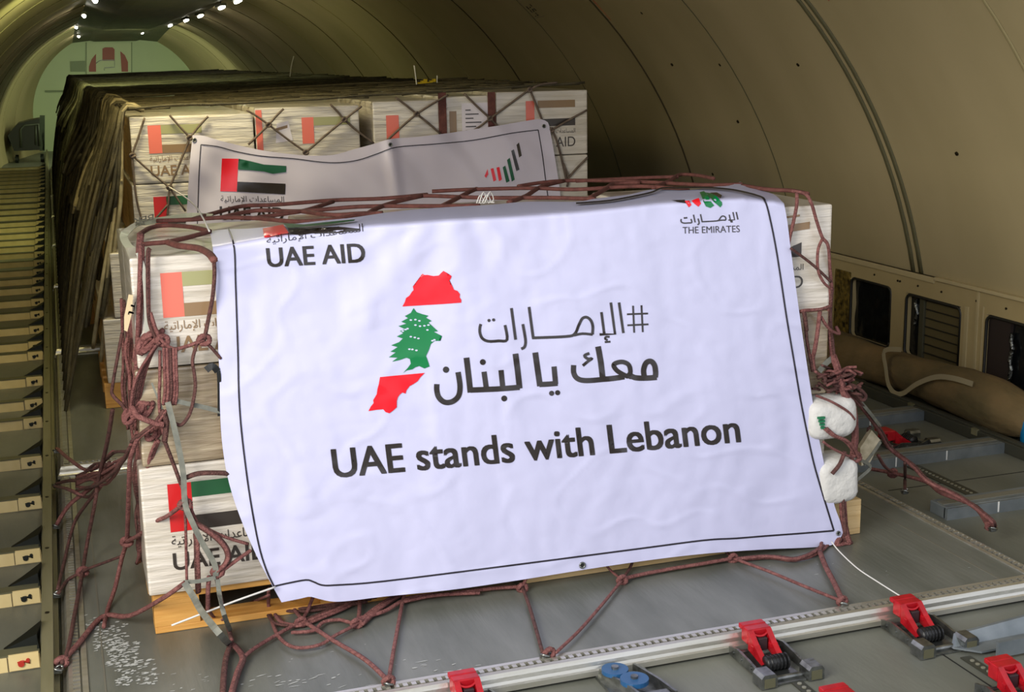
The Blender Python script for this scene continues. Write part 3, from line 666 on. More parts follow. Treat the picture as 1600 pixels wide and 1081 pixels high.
for c, (xa, xb) in enumerate(bounds):
    H = tops[c]-.137
    for ri in range(4):
        z0 = .137+H*ri/4; z1 = .137+H*(ri+1)/4-.004
        for d in range(5):
            if d > 0 and not (ri == 3 or c == 0): continue
            ar = []; body = 0; w = xb-xa
            if d == 0:
                if c == 0: ar = art('pale' if ri == 3 else 'strong', .085, .15, .14) if ri != 2 else art('strong', .10, .13, .14)
                elif c == 1 and ri >= 2: ar = [(v, m) for v, m in art('pale', .24, .15, .135) if True][:2]+[(poly([(.10, .16), (.19, .17), (.17, .27), (.11, .26)]), 9), (poly([(.105, .22), (.165, .235), (.165, .25), (.105, .235)]), 7), (poly([(.003, .01), (.035, .01), (.035, .33), (.003, .33)]), 3)]
                elif c == 2 and ri >= 2: ar = art('pale', .07, .12, .15)[:1]
                elif c == 3 and ri == 3: ar = [(poly([(.09, .02), (w-.01, .02), (w-.01, .31), (.09, .31)]), 9), (poly([(.02, .06), (.06, .06), (.06, .27), (.02, .27)]), 7)]+[(poly([(.11, .05+.022*k), (.11+.09*((k*7) % 5+2)/6, .05+.022*k), (.11+.09*((k*7) % 5+2)/6, .056+.022*k), (.11, .056+.022*k)]), 8) for k in range(11)]
                elif c == 4 and ri == 3: ar = [(text2d('AID', (.345, .045), (.115, 0), (0, .055), 0), 8), (text2d(AR_AID, (.25, .11), (.21, 0), (0, .035), 0, 'box'), 8), (poly([(.24, .16), (.46, .16), (.46, .20), (.24, .20)]), 8), (poly([(.24, .26), (.46, .26), (.46, .30), (.24, .30)]), 7), (poly([(.17, .15), (.22, .15), (.22, .30), (.17, .30)]), 3)]
                elif c == 4: body = 0
            if c == 0: xa = [.27, .33, .465, bounds[0][0]][ri]
            dy = .44; y0 = Y2+d*dy+(.0 if c != 1 else .004)
            rw = ['bottom row', 'second row', 'third row', 'top row'][ri]
            lab = ('white carton on the face of the second load, %s, %s' % (names[c], rw)) if d == 0 else 'wrapped carton of second load, %s, %s column, %s' % (['', 'second rank', 'third rank', 'fourth rank', 'rear rank'][d], ['left', 'second', 'middle', 'fourth', 'right'][c], rw)
            carton(xa, xb, y0, y0+dy-.006, z0, z1, lab, 'aid cartons of the second load', ar, body, 2 if c == 0 else None)
wl_names = ['third', 'fourth', 'fifth', 'sixth', 'seventh', 'eighth']
for k in range(6):
    yb_ = 6.0+2.45*k; xa = .44; 
    wooden_pallet(.24, 1.55, yb_+.02, yb_+.85, 'orange wooden pallet under the %s netted load from the front' % wl_names[k])
    for c in range(4):
        x0 = xa+.62*c+(.0 if c else 0); top = 1.50+.012*c
        for ri in range(4):
            for d in range(3):
                if not (ri == 3 or c == 0): continue
                z0 = .137+(top-.137)*ri/4
                lb = 'wrapped carton, top layer of %s netted load, %s column, %s rank' % (wl_names[k], ['left', 'second', 'third', 'right'][c], ['near', 'middle', 'far'][d]) if ri == 3 else 'wrapped carton at left side of %s netted load, %s row, %s rank' % (wl_names[k], ['bottom', 'second', 'third'][ri], ['near', 'middle', 'far'][d])
                if c == 0: x0 = xa+[-.17, -.12, -.02, 0][ri]
                carton(x0, xa+.62*c+.61, yb_+.74*d, yb_+.74*d+.73, z0, z0+(top-.137)/4-.004, lb, 'cartons of the %s netted load' % wl_names[k], [], 0, 2 if c == 0 else None)
# ================================================================ LARGE BANNER
YF0, KF = .545, .045
t_front = lambda d: (YF0+KF*CAM.z-CAM.y)/(d.y-KF*d.z)
FOLD = [(300, 388), (335, 385), (420, 370), (560, 353), (640, 348), (700, 343), (800, 338), (900, 331), (960, 325), (1020, 318), (1060, 315), (1100, 312), (1160, 309), (1225, 316), (1300, 322)]
def lerp(tab, x):
    if x <= tab[0][0]: return tab[0][1]
    for a, b in zip(tab, tab[1:]):
        if x <= b[0]: return a[1]+(b[1]-a[1])*(x-a[0])/(b[0]-a[0])
    return tab[-1][1]
def foldZ(px):
    d = ray(px, lerp(FOLD, px)); return (CAM+d*t_front(d)).z
def wrinkle(p, px, py):
    n = noise.noise; v = Vector
    w = .010*n(v((p.x*2.6, p.z*1.0, 1)))+.005*n(v((p.x*8+p.z*1.5, p.z*2.2, 5)))+.0024*abs(n(v((p.x*10, p.z*14, 9))))+.0016*n(v((p.x*26+p.z*6, p.z*12, 2)))
    u = (px-700)/max(60, py-300)     # puckers running down from the tie point at the top
    w += .005*math.sin(u*7)*math.exp(-((py-400)/140)**2)*math.exp(-(u/1.6)**2)
    cr = abs(n(v((p.x*4.2+7, p.z*5.1, 3))))
    w += .0025*max(0, .10-cr)/.10
    w += .0035*n(v((p.x*13+n(v((p.x*3, p.z*3, 0)))*2, p.z*1.6, 8)))
    return w
def bigS(px, py, lift=0):
    d = ray(px, py); tf = t_front(d); tt = (foldZ(px)-CAM.z)/d.z if d.z < -1e-4 else 99
    k = .022; m_ = max(tf, tt); t = m_+k*math.log(math.exp((tf-m_)/k)+math.exp((tt-m_)/k)); t = min(t, tf+1.2)
    p = CAM+d*t
    e = 1 if tt < tf else .8
    edge = math.exp(-(max(0, 941-py)/60)**2)*0
    w = wrinkle(p, px, py)*e
    if tt > tf: w += .010*math.sin(px*.021+1)*min(1, (tt-tf)*6)
    p = p-d*(w+lift)
    p.z += lift*3.2*max(0, min(1, (tt-tf)/.06+1))
    return p
def arclen(pts, n, sub=6):
    p = catmull([Vector((a, b, 0)) for a, b in pts], sub); L = [0]
    for a, b in zip(p, p[1:]): L.append(L[-1]+(b-a).length)
    out = []; j = 0
    for i in range(n+1):
        s_ = L[-1]*i/n
        while j < len(L)-2 and L[j+1] < s_: j += 1
        t = (s_-L[j])/max(1e-6, L[j+1]-L[j]); q_ = p[j].lerp(p[j+1], min(1, max(0, t))); out.append((q_.x, q_.y))
    return out
def coons(top, bot, left, right, nu, nv, sub=6):
    T = arclen(top, nu, sub); B = arclen(bot, nu, sub); L = arclen(left, nv, sub); Rr = arclen(right, nv, sub); G = []
    for j in range(nv+1):
        v = j/nv
        for i in range(nu+1):
            u = i/nu
            G.append(tuple((1-v)*T[i][k]+v*B[i][k]+(1-u)*L[j][k]+u*Rr[j][k]-((1-u)*(1-v)*T[0][k]+u*(1-v)*T[nu][k]+(1-u)*v*B[0][k]+u*v*B[nu][k]) for k in (0, 1)))
    return G
def banner(name, S_, outline, nu, nv, prints, mats, step, label, cat):
    G = coons(*outline, nu, nv, 4); mb = MB(); vs = [S_(px, py) for px, py in G]
    mb.add(vs, [(j*(nu+1)+i, (j+1)*(nu+1)+i, (j+1)*(nu+1)+i+1, j*(nu+1)+i+1) for j in range(nv) for i in range(nu)], 0, True)
    for vf, mi in prints:
        if not vf[0]: continue
        a, b = dense(vf, step); mb.add([S_(px, py, .0016+.0002*mi) for px, py in a], b, mi, True)
    root = empty(name, (sum(v.x for v in vs)/len(vs), sum(v.y for v in vs)/len(vs), min(v.z for v in vs))); tag(root, label, cat)
    mb.build('banner_sheet', mats, root); return root
m_ban = mat('white glossy banner vinyl', (197, 197, 226), .36, 0, 0, bump=.25, bscale=(9, 9, 9), coat=.12)
m_bk = mat('charcoal banner print', (44, 38, 36), .22, 0, 0, bump=.25, bscale=(9, 9, 9), coat=.5); m_br = mat('red banner print', (228, 14, 34), .3, coat=.3); m_bg = mat('green banner print', (0, 118, 62), .3, coat=.3); m_bln = mat('border line print', (36, 32, 40), .4); m_bgr = mat('dark green banner print', (10, 84, 50), .35)
BM = [m_ban, m_bk, m_br, m_bg, m_bln, m_ban, m_bgr]
pr = []
o_ = (560, 400); sc = .3125
def st(pts, w, mi=1, sub=4): pr.append((ribbon(scaled(pts, sc, o_), w*sc, sub), mi))
def dt(c, r, mi=1): pr.append((disc((o_[0]+sc*c[0], o_[1]+sc*c[1]), r*sc), mi))
# line 1: hashtag and word
EMI = [([(1303, 232), (1325, 385)], 11, 1), ([(1262, 232), (1283, 390), (1206, 392)], 11, 1), ([(1215, 280), (1229, 388)], 11, 1), ([(1256, 404), (1238, 404), (1234, 414), (1246, 420)], 9, 3), ([(1232, 430), (1260, 428)], 8, 1),
       ([(1171, 392), (1120, 388), (1078, 396)], 11, 3), ([(868, 409), (1040, 402), (1082, 388), (1102, 345), (1120, 312), (1142, 306), (1162, 322), (1172, 352), (1170, 392)], 12, 5), ([(853, 254), (874, 409)], 12, 1),
       ([(822, 340), (832, 395), (836, 430), (830, 455), (814, 464)], 12, 4), ([(765, 260), (786, 418)], 12, 1),
       ([(733, 345), (743, 418), (700, 424), (650, 426), (620, 412), (608, 385), (607, 360), (612, 340)], 12, 4)]
EMID = [((653, 322), 8), ((676, 319), 8)]
for a in ([(1373, 248), (1379, 383)], [(1415, 246), (1422, 380)]): st(a, 9, 1, 1)
for a in ([(1343, 291), (1448, 287)], [(1345, 346), (1450, 341)]): st(a, 9, 1, 1)
for a, w, sb in EMI: st(a, w+2, 1, sb)
for c, r in EMID: dt(c, r)
# line 2, heavy
for a, w, sb in (([(1430, 606), (1426, 570), (1438, 535), (1462, 526), (1480, 545), (1486, 580), (1484, 606)], 28, 5), ([(1492, 606), (1440, 610), (1380, 607), (1345, 585)], 28, 4),
                 ([(1350, 612), (1360, 580), (1352, 545), (1325, 530), (1296, 532), (1276, 545), (1290, 570), (1320, 590), (1350, 603)], 24, 5), ([(1330, 603), (1270, 612), (1210, 617)], 28, 3),
                 ([(1198, 452), (1212, 530), (1222, 618)], 30, 2), ([(1225, 616), (1160, 622), (1115, 620), (1088, 606), (1076, 580), (1076, 545)], 27, 4), ([(1155, 486), (1130, 498), (1148, 514), (1168, 512), (1148, 526), (1122, 548)], 15, 4),
                 ([(884, 482), (895, 560), (908, 650)], 30, 2), ([(905, 642), (950, 640), (996, 636)], 27, 3), ([(978, 552), (986, 640)], 27, 2),
                 ([(785, 488), (796, 570), (806, 662)], 30, 2), ([(806, 656), (700, 664), (560, 670)], 28, 3), ([(713, 570), (722, 660)], 27, 2), ([(628, 578), (640, 665)], 27, 2), ([(540, 508), (550, 590), (560, 682)], 30, 2),
                 ([(498, 580), (508, 650), (500, 700), (468, 728), (430, 730), (402, 706), (392, 672), (392, 640)], 28, 5)):
    st(a, w*.96, 1, sb)
for c, r in (((966, 686), 13), ((996, 683), 13), ((729, 712), 15), ((622, 530), 15), ((438, 568), 16)): dt(c, r)
# emblem: country outline in red, cedar in green
def pg(pts, mi): pr.append((poly(scaled(pts, sc, o_)), mi))
pg([(320, 88), (330, 95), (345, 94), (375, 100), (402, 97), (412, 86), (425, 74), (436, 80), (440, 93), (455, 92), (466, 100), (462, 112), (456, 122), (444, 134), (440, 150), (455, 150), (472, 154), (478, 168), (495, 174), (508, 190), (506, 206), (515, 220), (514, 233), (420, 240), (220, 252), (232, 230), (238, 210), (255, 198), (268, 178), (276, 170), (272, 152), (290, 150), (305, 144), (318, 130), (325, 110)], 2)
pg([(108, 605), (200, 596), (332, 584), (310, 606), (296, 626), (275, 640), (256, 650), (240, 672), (236, 688), (220, 682), (208, 692), (198, 705), (192, 725), (192, 756), (174, 772), (155, 786), (136, 780), (124, 766), (95, 768), (50, 775), (62, 752), (76, 735), (74, 720), (92, 690), (95, 665), (102, 640)], 2)
pg([(276, 260), (290, 280), (318, 290), (350, 298), (338, 308), (366, 324), (350, 332), (372, 352), (398, 376), (376, 378), (418, 400), (384, 402), (410, 424), (380, 424), (362, 440), (352, 470), (338, 500), (346, 520), (356, 552), (330, 562), (304, 550), (284, 556), (270, 566), (240, 572), (222, 586), (246, 560), (262, 538), (258, 515), (240, 508), (205, 520), (168, 528), (196, 508), (152, 506), (186, 482), (160, 478), (196, 455), (164, 446), (204, 430), (222, 412), (192, 402), (224, 386), (208, 374), (234, 366), (200, 350), (240, 338), (214, 328), (248, 310), (232, 300), (262, 284)], 3)
for y_, xs_ in ((322, (262, 285, 305)), (350, (285, 308, 330, 350)), (375, (222, 345)), (368, (236, 246)), (408, (262, 282, 300)), (470, (255, 270, 290)), (418, (370, 380))):
    for x_ in xs_: pr.append((disc((o_[0]+sc*x_, o_[1]+sc*(y_+random.uniform(-6, 6))), 2.1, 8, 1.3), 5))
# English line
pr.append((text2d('UAE stands with Lebanon', (523, 746), (634, -56), (-5.5, -44.5), .012), 1))
pr.append((text2d('UAE AID', (419, 417), (152, -8), (-3, -29.5), .014), 1))
pr.append((text2d(AR_AID, (417, 384.5), (151, -19), (-1, -14), .0, 'box'), 1))
pr.append((text2d('THE EMIRATES', (1067, 365), (89, -2.5), (-.5, -10.6), .004), 1))
def emi(px, py, w, tilt):
    s_ = w/(1325-607)
    f = lambda p: (px+(p[0]-607)*s_, py+(p[1]-430)*s_*.62+(p[0]-607)*s_*tilt)
    for a, ww, sb in EMI: pr.append((ribbon([f(p) for p in a], 2.0, sb), 1))
    for c, r in EMID: pr.append((disc(f(c), 1.5), 1))
emi(1064, 349, 89, -.03)
s4 = lambda pts: [(900+x/4, 250+y/4) for x, y in pts]
for pts, mi in (([(590, 262), (680, 258), (690, 270), (650, 268)], 1), ([(680, 262), (708, 260), (722, 280), (706, 296)], 2), ([(722, 260), (768, 248), (782, 272), (765, 292)], 2), ([(772, 214), (800, 206), (864, 284), (840, 300), (812, 290)], 3), ([(805, 214), (850, 222), (912, 262), (914, 280), (902, 296)], 3), ([(835, 214), (880, 212), (912, 230), (905, 246)], 1)): pr.append((poly(s4(pts)), mi))
# flag lying over the top fold
s8 = lambda pts: [(400+x/8, 330+y/8) for x, y in pts]
for pts, mi in (([(85, 240), (340, 190), (410, 295), (270, 315), (105, 345)], 2), ([(340, 185), (600, 200), (880, 170), (1240, 135), (1230, 155), (900, 200), (640, 225), (400, 245)], 6), ([(395, 235), (560, 240), (860, 270), (1020, 215), (1300, 215), (1310, 240), (1000, 275), (700, 280), (560, 300), (415, 300)], 1)): pr.append((poly(s8(pts)), mi))
BL = [(357, 360), (366, 388), (368, 440), (370, 500), (372, 560), (373, 610), (376, 660), (382, 715), (391, 780), (404, 850), (416, 890), (428, 916)]
BB = [(428, 916), (450, 911), (478, 906), (490, 909), (503, 914), (525, 914), (600, 908), (800, 883), (1000, 857), (1100, 844), (1150, 841), (1200, 837), (1255, 833), (1303, 829)]
BR = [(1303, 829), (1285, 770), (1272, 725), (1262, 680), (1251, 625), (1240, 560), (1229, 495), (1220, 435), (1212, 385), (1204, 345), (1197, 318), (1190, 311)]
BT = [(1190, 311), (1170, 305), (1140, 299), (1100, 296), (1060, 297), (1035, 297), (1017, 304), (985, 311), (950, 317), (900, 321)]
for b in (BL, BB, BR, BT): pr.append((ribbon(b, 2.6, 4), 4))
top = [(328, 361), (355, 358), (390, 357), (440, 352), (500, 345), (550, 340), (597, 333), (650, 327), (710, 323), (765, 320), (825, 315), (900, 315), (932, 310), (982, 304), (1020, 296), (1075, 297), (1112, 292), (1140, 290), (1157, 284), (1166, 292), (1187, 297), (1210, 304), (1225, 318)]
bot = [(440, 941), (455, 938), (470, 935), (485, 932), (500, 936), (530, 940), (600, 932), (700, 922), (800, 908), (900, 892), (1000, 877), (1100, 865), (1200, 858), (1250, 856), (1298, 852), (1313, 840), (1317, 832)]
left = [(328, 361), (334, 400), (337, 450), (340, 520), (343, 590), (344, 645), (348, 700), (358, 755), (376, 810), (398, 862), (420, 905), (440, 941)]
right = [(1225, 318), (1230, 345), (1235, 385), (1241, 430), (1252, 510), (1264, 590), (1276, 665), (1290, 735), (1304, 790), (1313, 815), (1317, 832)]
big = banner('large_banner', bigS, (top, bot, left, right), 150, 170, pr, BM, 7, 'large white banner reading UAE stands with Lebanon draped over the front load', 'banner')
def grommet(S_, px, py, r, parent):
    c = S_(px, py, .003); n = (CAM-c).normalized(); n = Vector((0, -1, 0.15)).normalized(); a = n.cross(Vector((0, 0, 1))).normalized(); b = a.cross(n)
    mb = MB(); mb.tube([c+a*r*math.cos(w)+b*r*math.sin(w) for w in [2*math.pi*k/14 for k in range(15)]], r*.35, 0, 6); mb.build('grommet', m_steel, parent)
    mb = MB(); mb.add([c+n*.0005+(a*math.cos(2*math.pi*k/12)+b*math.sin(2*math.pi*k/12))*r*.8 for k in range(12)], [tuple(range(12))]); mb.build('grommet_hole', m_dark, parent)
grommet(bigS, 910, 883, .009, big); grommet(bigS, 1310, 833, .007, big)
# ================================================================ SMALL REAR BANNER
def rearS(px, py, lift=0):
    p = onY(px, py, Y2-.045); n = noise.noise; d = ray(px, py)
    w = .016*n(Vector((p.x*3, p.z*2.5, 4)))+.008*n(Vector((p.x*9+p.z*6, p.z*5, 8)))
    w += .02*math.exp(-((px-607-(py-215)*.15)/9)**2)
    w += .010*math.sin((px-305)*.05+(py-215)*.045)*math.exp(-((px-330)/90)**2)+.012*math.sin((px-py*.9)*.055)*math.exp(-((px-680)/110)**2)
    return p-d*(w+lift)
f5 = lambda pts: [(200+x/4, 100+y/4) for x, y in pts]
f6 = lambda pts: [(550+x/4, 100+y/4) for x, y in pts]
pr2 = [(poly(f5([(587, 590), (690, 592), (680, 798), (577, 795)])), 2), (poly(f5([(692, 592), (760, 606), (850, 628), (990, 637), (988, 675), (905, 686), (850, 672), (760, 664), (688, 660)])), 6), (poly(f5([(684, 735), (985, 748), (982, 815), (681, 798)])), 1),
       (text2d(AR_AID, (345, 318.5), (99, 1), (-.5, -13), 0, 'box'), 1), (text2d('UAE AID', (344, 343), (99, 2), (-.3, -21), .012), 1)]
for pts, mi in (([(828, 700), (848, 655), (852, 690), (838, 712)], 2), ([(866, 655), (884, 650), (902, 725), (884, 735)], 2), ([(903, 647), (921, 643), (937, 722), (918, 733)], 2), ([(942, 645), (958, 635), (985, 732), (964, 742)], 6), ([(969, 600), (986, 586), (1017, 722), (999, 735)], 6), ([(995, 543), (1011, 533), (1047, 660), (1027, 670)], 1), ([(1028, 505), (1044, 490), (1061, 572), (1045, 584)], 1)): pr2.append((poly(f6(pts)), mi))
rt = [(301, 211), (318, 212), (345, 220), (400, 233), (440, 239), (480, 243), (520, 242), (550, 234), (580, 226), (611, 217), (650, 214), (700, 208), (740, 202), (780, 196), (815, 190), (843, 186), (856, 191), (858, 196)]
rb = [(289, 372), (400, 378), (550, 368), (700, 356), (820, 344), (880, 338)]
pr2.append((ribbon([(314, 226), (340, 229), (370, 237), (410, 244), (460, 248), (500, 253), (530, 254), (560, 250), (590, 240), (620, 230), (680, 225), (740, 219), (800, 208), (841, 203)], 1.5, 4), 4)); pr2.append((ribbon([(314, 226), (311, 270), (309, 330), (308, 360)], 1.5, 3), 4)); pr2.append((ribbon([(841, 203), (848, 245), (853, 285), (858, 320)], 1.5, 3), 4))
m_ban2 = mat('lilac white banner vinyl', (206, 198, 212), .4, 0, 0, coat=.1)
sm = banner('small_banner', rearS, (rt, rb, [(301, 211), (297, 250), (293, 310), (289, 372)], [(858, 196), (866, 240), (873, 285), (880, 338)]), 100, 40, pr2, [m_ban2, m_bk, m_br, m_bg, m_bln, m_ban2, m_bgr], 8, 'smaller white banner with a flag and the words UAE AID, sagging on the second load', 'banner')
for px, py in ((304, 219), (850, 197), (610, 226)): grommet(rearS, px, py, .009, sm)
# ================================================================ NETS AND ROPES
m_rope = mat('maroon net rope', (98, 54, 52), .8, 0, 1, (70, 70, 70), (140, 90, 84), .8, (200, 200, 200)); m_roped = mat('dark maroon rope', (84, 44, 38), .75, 0, 1, (40, 40, 40), (112, 64, 56), .5, (260, 260, 260))
m_strap = mat('grey tie strap', (96, 98, 90), .7, 0, 1, (40, 40, 40), (124, 124, 112)); m_olive = mat('dark olive brown rope', (54, 48, 30), .75, 0, 1, (20, 20, 20), (82, 74, 50), .5, (200, 200, 200)); m_olived = mat('blackish net rope', (36, 33, 22), .75, 0, 1, (20, 20, 20), (66, 60, 40)); m_str = mat('white string', (214, 212, 206), .6)
m_roped2 = mat('brown maroon rope', (66, 38, 34), .8, 0, 1, (60, 60, 60), (104, 66, 60), .8, (200, 200, 200))
net = empty('cargo_net', (1.5, 1.0, 0)); tag(net, 'maroon rope cargo net over the front load, with tangled bundles at both sides', 'cargo net')
def rope(mb, pts, r=.008, sub=5, par=0, spread=.012, wob=.0):
    r *= .72; spread *= .8
    P3 = [P(t) for t in pts]
    for k in range(par+1):
        off = Vector((random.uniform(-1, 1), random.uniform(-1, 1)*.6, random.uniform(-.3, .3)))*spread if k else Vector((0, 0, 0))
        q_ = [p+off+Vector((random.uniform(-1, 1), random.uniform(-1, 1), random.uniform(-1, 1)))*wob*(k > 0) for p in P3]
        for v in q_: v.z = max(v.z, r)
        mb.tube(q_, r*random.uniform(.85, 1.15), 0 if random.random() < .6 else 1, 7, True, .8, sub)
def knot(mb, t, r=.016):
    c = P(t); n = 10
    mb.tube([c+Vector((math.cos(2*math.pi*k/n)*r, .3*r*math.sin(4*math.pi*k/n), math.sin(2*math.pi*k/n)*r*.8)) for k in range(n+1)], r*.55, 0, 6)
# top of the front load
ZT = 1.222
def zt_at(x): return 1.206+.012*max(0, (x-.3)/.6)
def T(px, py):
    p = onZ(px, py, 1.22); return onZ(px, py, zt_at(p.x)+.016)
mb = MB()
def trope(pts, r=.0095): mb.tube([T(*p) for p in pts], r, 0, 7, True, .8, 5)
trope([(218, 366), (235, 356), (262, 352), (300, 355), (327, 361)]); trope([(222, 382), (240, 380), (262, 378), (290, 372), (327, 362)]); trope([(262, 378), (280, 384), (310, 388), (326, 396), (334, 406)], .012)
trope([(245, 345), (300, 343), (345, 340), (400, 341), (460, 346), (520, 343), (560, 336), (590, 333)]); trope([(300, 343), (335, 333), (380, 322), (430, 320), (520, 313), (600, 310), (668, 304)])
trope([(345, 340), (400, 329), (470, 330), (560, 323), (640, 322), (700, 322), (750, 321)]); trope([(395, 341), (445, 334), (480, 328), (520, 315)]); trope([(575, 333), (590, 325), (620, 315), (660, 306)], .010)
trope([(470, 330), (520, 336), (560, 334), (598, 333)], .010); trope([(640, 308), (668, 306), (760, 309), (860, 309), (930, 311)]); trope([(675, 299), (740, 296), (830, 294), (900, 296), (1000, 291), (1075, 297)])
trope([(690, 322), (710, 312), (735, 299), (745, 295)], .010); trope([(795, 316), (820, 307), (845, 292), (880, 283)], .010); trope([(810, 291), (850, 285), (900, 282), (1000, 284), (1100, 289), (1160, 288)]); trope([(920, 310), (945, 296), (960, 287), (1000, 285)], .010)
trope([(1020, 293), (1045, 283), (1062, 273), (1090, 274), (1115, 279)], .009); trope([(1160, 290), (1200, 296), (1237, 298), (1262, 303)]); trope([(900, 283), (1000, 278), (1060, 276)], .009)
mb.build('top_ropes', m_roped, net)
# left bundle
mb = MB(); a = .60; b = .72; c = .95
rope(mb, [(218, 366, .78), (216, 400, .70), (217, 440, .68), (218, 500, .70), (214, 560, .75), (210, 633, .8)], .011, par=2, spread=.02)
rope(mb, [(222, 382, .66), (222, 410, .63), (220, 470, .63), (217, 541, .66), (213, 600, .7), (209, 640, .75)], .011, par=1, spread=.014)
rope(mb, [(235, 388, .60), (232, 398, .60), (232, 460, .60), (234, 500, .60), (240, 519, .60), (250, 537, .60)], .011, par=1, spread=.008)
rope(mb, [(235, 488, .60), (246, 521, .59), (258, 537, .58), (272, 545, .58), (292, 541, .58), (313, 533, .58), (319, 531, .58)], .011)
rope(mb, [(319, 531, .58), (325, 501, .58), (332, 465, .57), (335, 430, .57), (334, 406, .58)], .010)
rope(mb, [(319, 533, .58), (330, 543, .58), (345, 560, .585)], .010)
rope(mb, [(308, 537, .58), (301, 562, .57), (304, 586, .57), (305, 607, .57), (299, 639, .57), (290, 657, .57), (280, 664, .57), (264, 655, .58)], .0085)
for x in (256, 261, 266, 271, 275): rope(mb, [(x, 543, .575), (x+1, 580, .57), (x+2, 610, .57), (x-1, 632, .58)], .0085)
for k in range(9): rope(mb, [(250-k*.8, 535+k*.6, .58), (238-k*2.2, 552+k*3, .60), (226-k*2.3, 586+k*3, .62), (216-k*1.5, 636+k*2, .66)], .0085)
for k in range(13): rope(mb, [(240-k*4.2, 500+random.uniform(-40, 20), .65+.02*k), (226-k*2.4+random.uniform(-5, 5), 560, .68+.02*k), (222-k*2.6+random.uniform(-6, 6), 610, .7+.02*k), (219-k*1.7+random.uniform(-8, 8), 655+random.uniform(0, 40), .72+.02*k)], .0085)
rope(mb, [(191, 520, .8), (183, 562, .8), (176, 602, .8), (176, 617, .78), (191, 633, .74), (199, 647, .7)], .010)
rope(mb, [(199, 527, .8), (196, 550, .8), (202, 585, .78), (203, 610, .76)], .010); rope(mb, [(207, 637, .6), (213, 648, .58), (221, 653, .57), (242, 661, .57), (256, 663, .57)], .013)
rope(mb, [(250, 547, .6), (250, 586, .59), (249, 635, .59), (256, 680, .59), (262, 700, .59)], .009); rope(mb, [(256, 640, .58), (240, 662, .58), (222, 676, .6), (205, 690, .65)], .010, par=1)
rope(mb, [(256, 645, .58), (260, 662, .58), (257, 690, .58)], .015); rope(mb, [(244, 690, .62), (236, 710, .64), (230, 735, .66), (226, 770, .7)], .010, par=1, spread=.01)
rope(mb, [(257, 689, .58), (270, 722, .58), (283, 757, .575), (289, 770, .575)], .011)
rope(mb, [(217, 681, .62), (204, 715, .66), (202, 750, .72), (200, 803, .85), (198, 844, .95), (190, 873, 1.0), (180, 917, 1.0), (168, 955, .9), (162, 979)], .012)
for k in range(16): rope(mb, [(222+random.uniform(-10, 10), 680, .72), (222+random.uniform(-14, 8), 740, .78), (222+random.uniform(-10, 8), 800, .85), (222+random.uniform(-9, 7), 850, .92), (220+random.uniform(-8, 8), 872+random.uniform(-15, 10), 1.0)], .0085)
for k in range(12):
    s_ = random.uniform(0, 1); rope(mb, [(222-20*s_, 660+40*s_, .75), (205-20*s_, 700+30*s_, .9), (180-20*s_+random.uniform(-8, 8), 715+45*s_+random.uniform(-14, 10), 1.2), (150-10*s_, 728+34*s_+random.uniform(-12, 12), 1.6), (120, 742+20*s_+random.uniform(-8, 8), 1.8)], .009)
for t_, e in (((88, 700), 0), ((88, 756), 1), ((88, 819), 2), ((88, 760), 3)): rope(mb, [(176-e*6, 705+e*18, 1.3), (140, 735+e*14, 1.7), (108, (735+t_[1])/2+14*e*.4, 2.0 if e < 2 else 1.8), t_], .0095, par=1)
rope(mb, [(176, 640, 1.0), (168, 689, 1.1), (153, 754, 1.3), (149, 783, 1.3), (136, 850, 1.35), (129, 893, 1.2), (117, 958, .9), (106, 1015, .6), (97, 1036)], .011)
rope(mb, [(150, 770, 1.4), (133, 790, 1.5), (115, 820, 1.6), (100, 880, 1.4), (90, 921)], .010); rope(mb, [(129, 893, 1.2), (106, 915, 1.22), (91, 927)], .010); rope(mb, [(192, 868, 1.0), (160, 880, 1.1), (141, 887, 1.15), (129, 893, 1.2)], .0095)
rope(mb, [(289, 786, .56), (262, 806, .62), (243, 815, .66), (220, 834, .8), (198, 846, .95)], .011)
rope(mb, [(289, 910, .56), (255, 934, .60), (202, 962, .75), (162, 979, .85), (121, 1007), (96, 1034)], .013)
rope(mb, [(292, 746, .57), (305, 741, .56), (320, 739, .56), (346, 739, .57), (356, 740, .58)], .014); rope(mb, [(288, 786, .56), (290, 818, .57), (291, 865, .58), (292, 909, .57)], .008)
rope(mb, [(283, 757, .57), (296, 790, .57), (309, 818, .56), (318, 823, .56), (349, 838, .57), (388, 850, .58)], .009)
rope(mb, [(300, 812, .56), (335, 835, .55), (352, 852, .55), (358, 868, .55), (352, 882, .55), (340, 892, .55)], .011, par=2, spread=.012); rope(mb, [(392, 860, .58), (370, 875, .56), (343, 895, .55)], .010)
rope(mb, [(306, 830, .56), (307, 870, .56), (309, 925, .6)], .009, par=3, spread=.012); rope(mb, [(327, 900, .55), (325, 925, .55), (325, 952, .56)], .014); rope(mb, [(338, 900, .55), (345, 935, .55), (349, 955, .52), (357, 981), (362, 1000)], .013, par=1, spread=.006)
rope(mb, [(325, 950, .56), (335, 965), (347, 968), (365, 962), (385, 945), (400, 938), (420, 930, .58)], .008)
for t_ in ((162, 979, .86), (198, 846, .95), (129, 893, 1.2), (319, 531, .58), (289, 788, .56), (340, 893, .55), (254, 532, .59), (96, 1034)): knot(mb, t_)
c0 = P((235, 535, .62))
for k in range(14):
    w = random.uniform(.02, .04); ph = random.uniform(0, 6); mb.tube([c0+Vector((math.cos(ph+j*.9)*w, random.uniform(-.02, .02), math.sin(ph*1.3+j*1.1)*w*.8)) for j in range(5)], .0085, 0, 7, True, 1, 4)
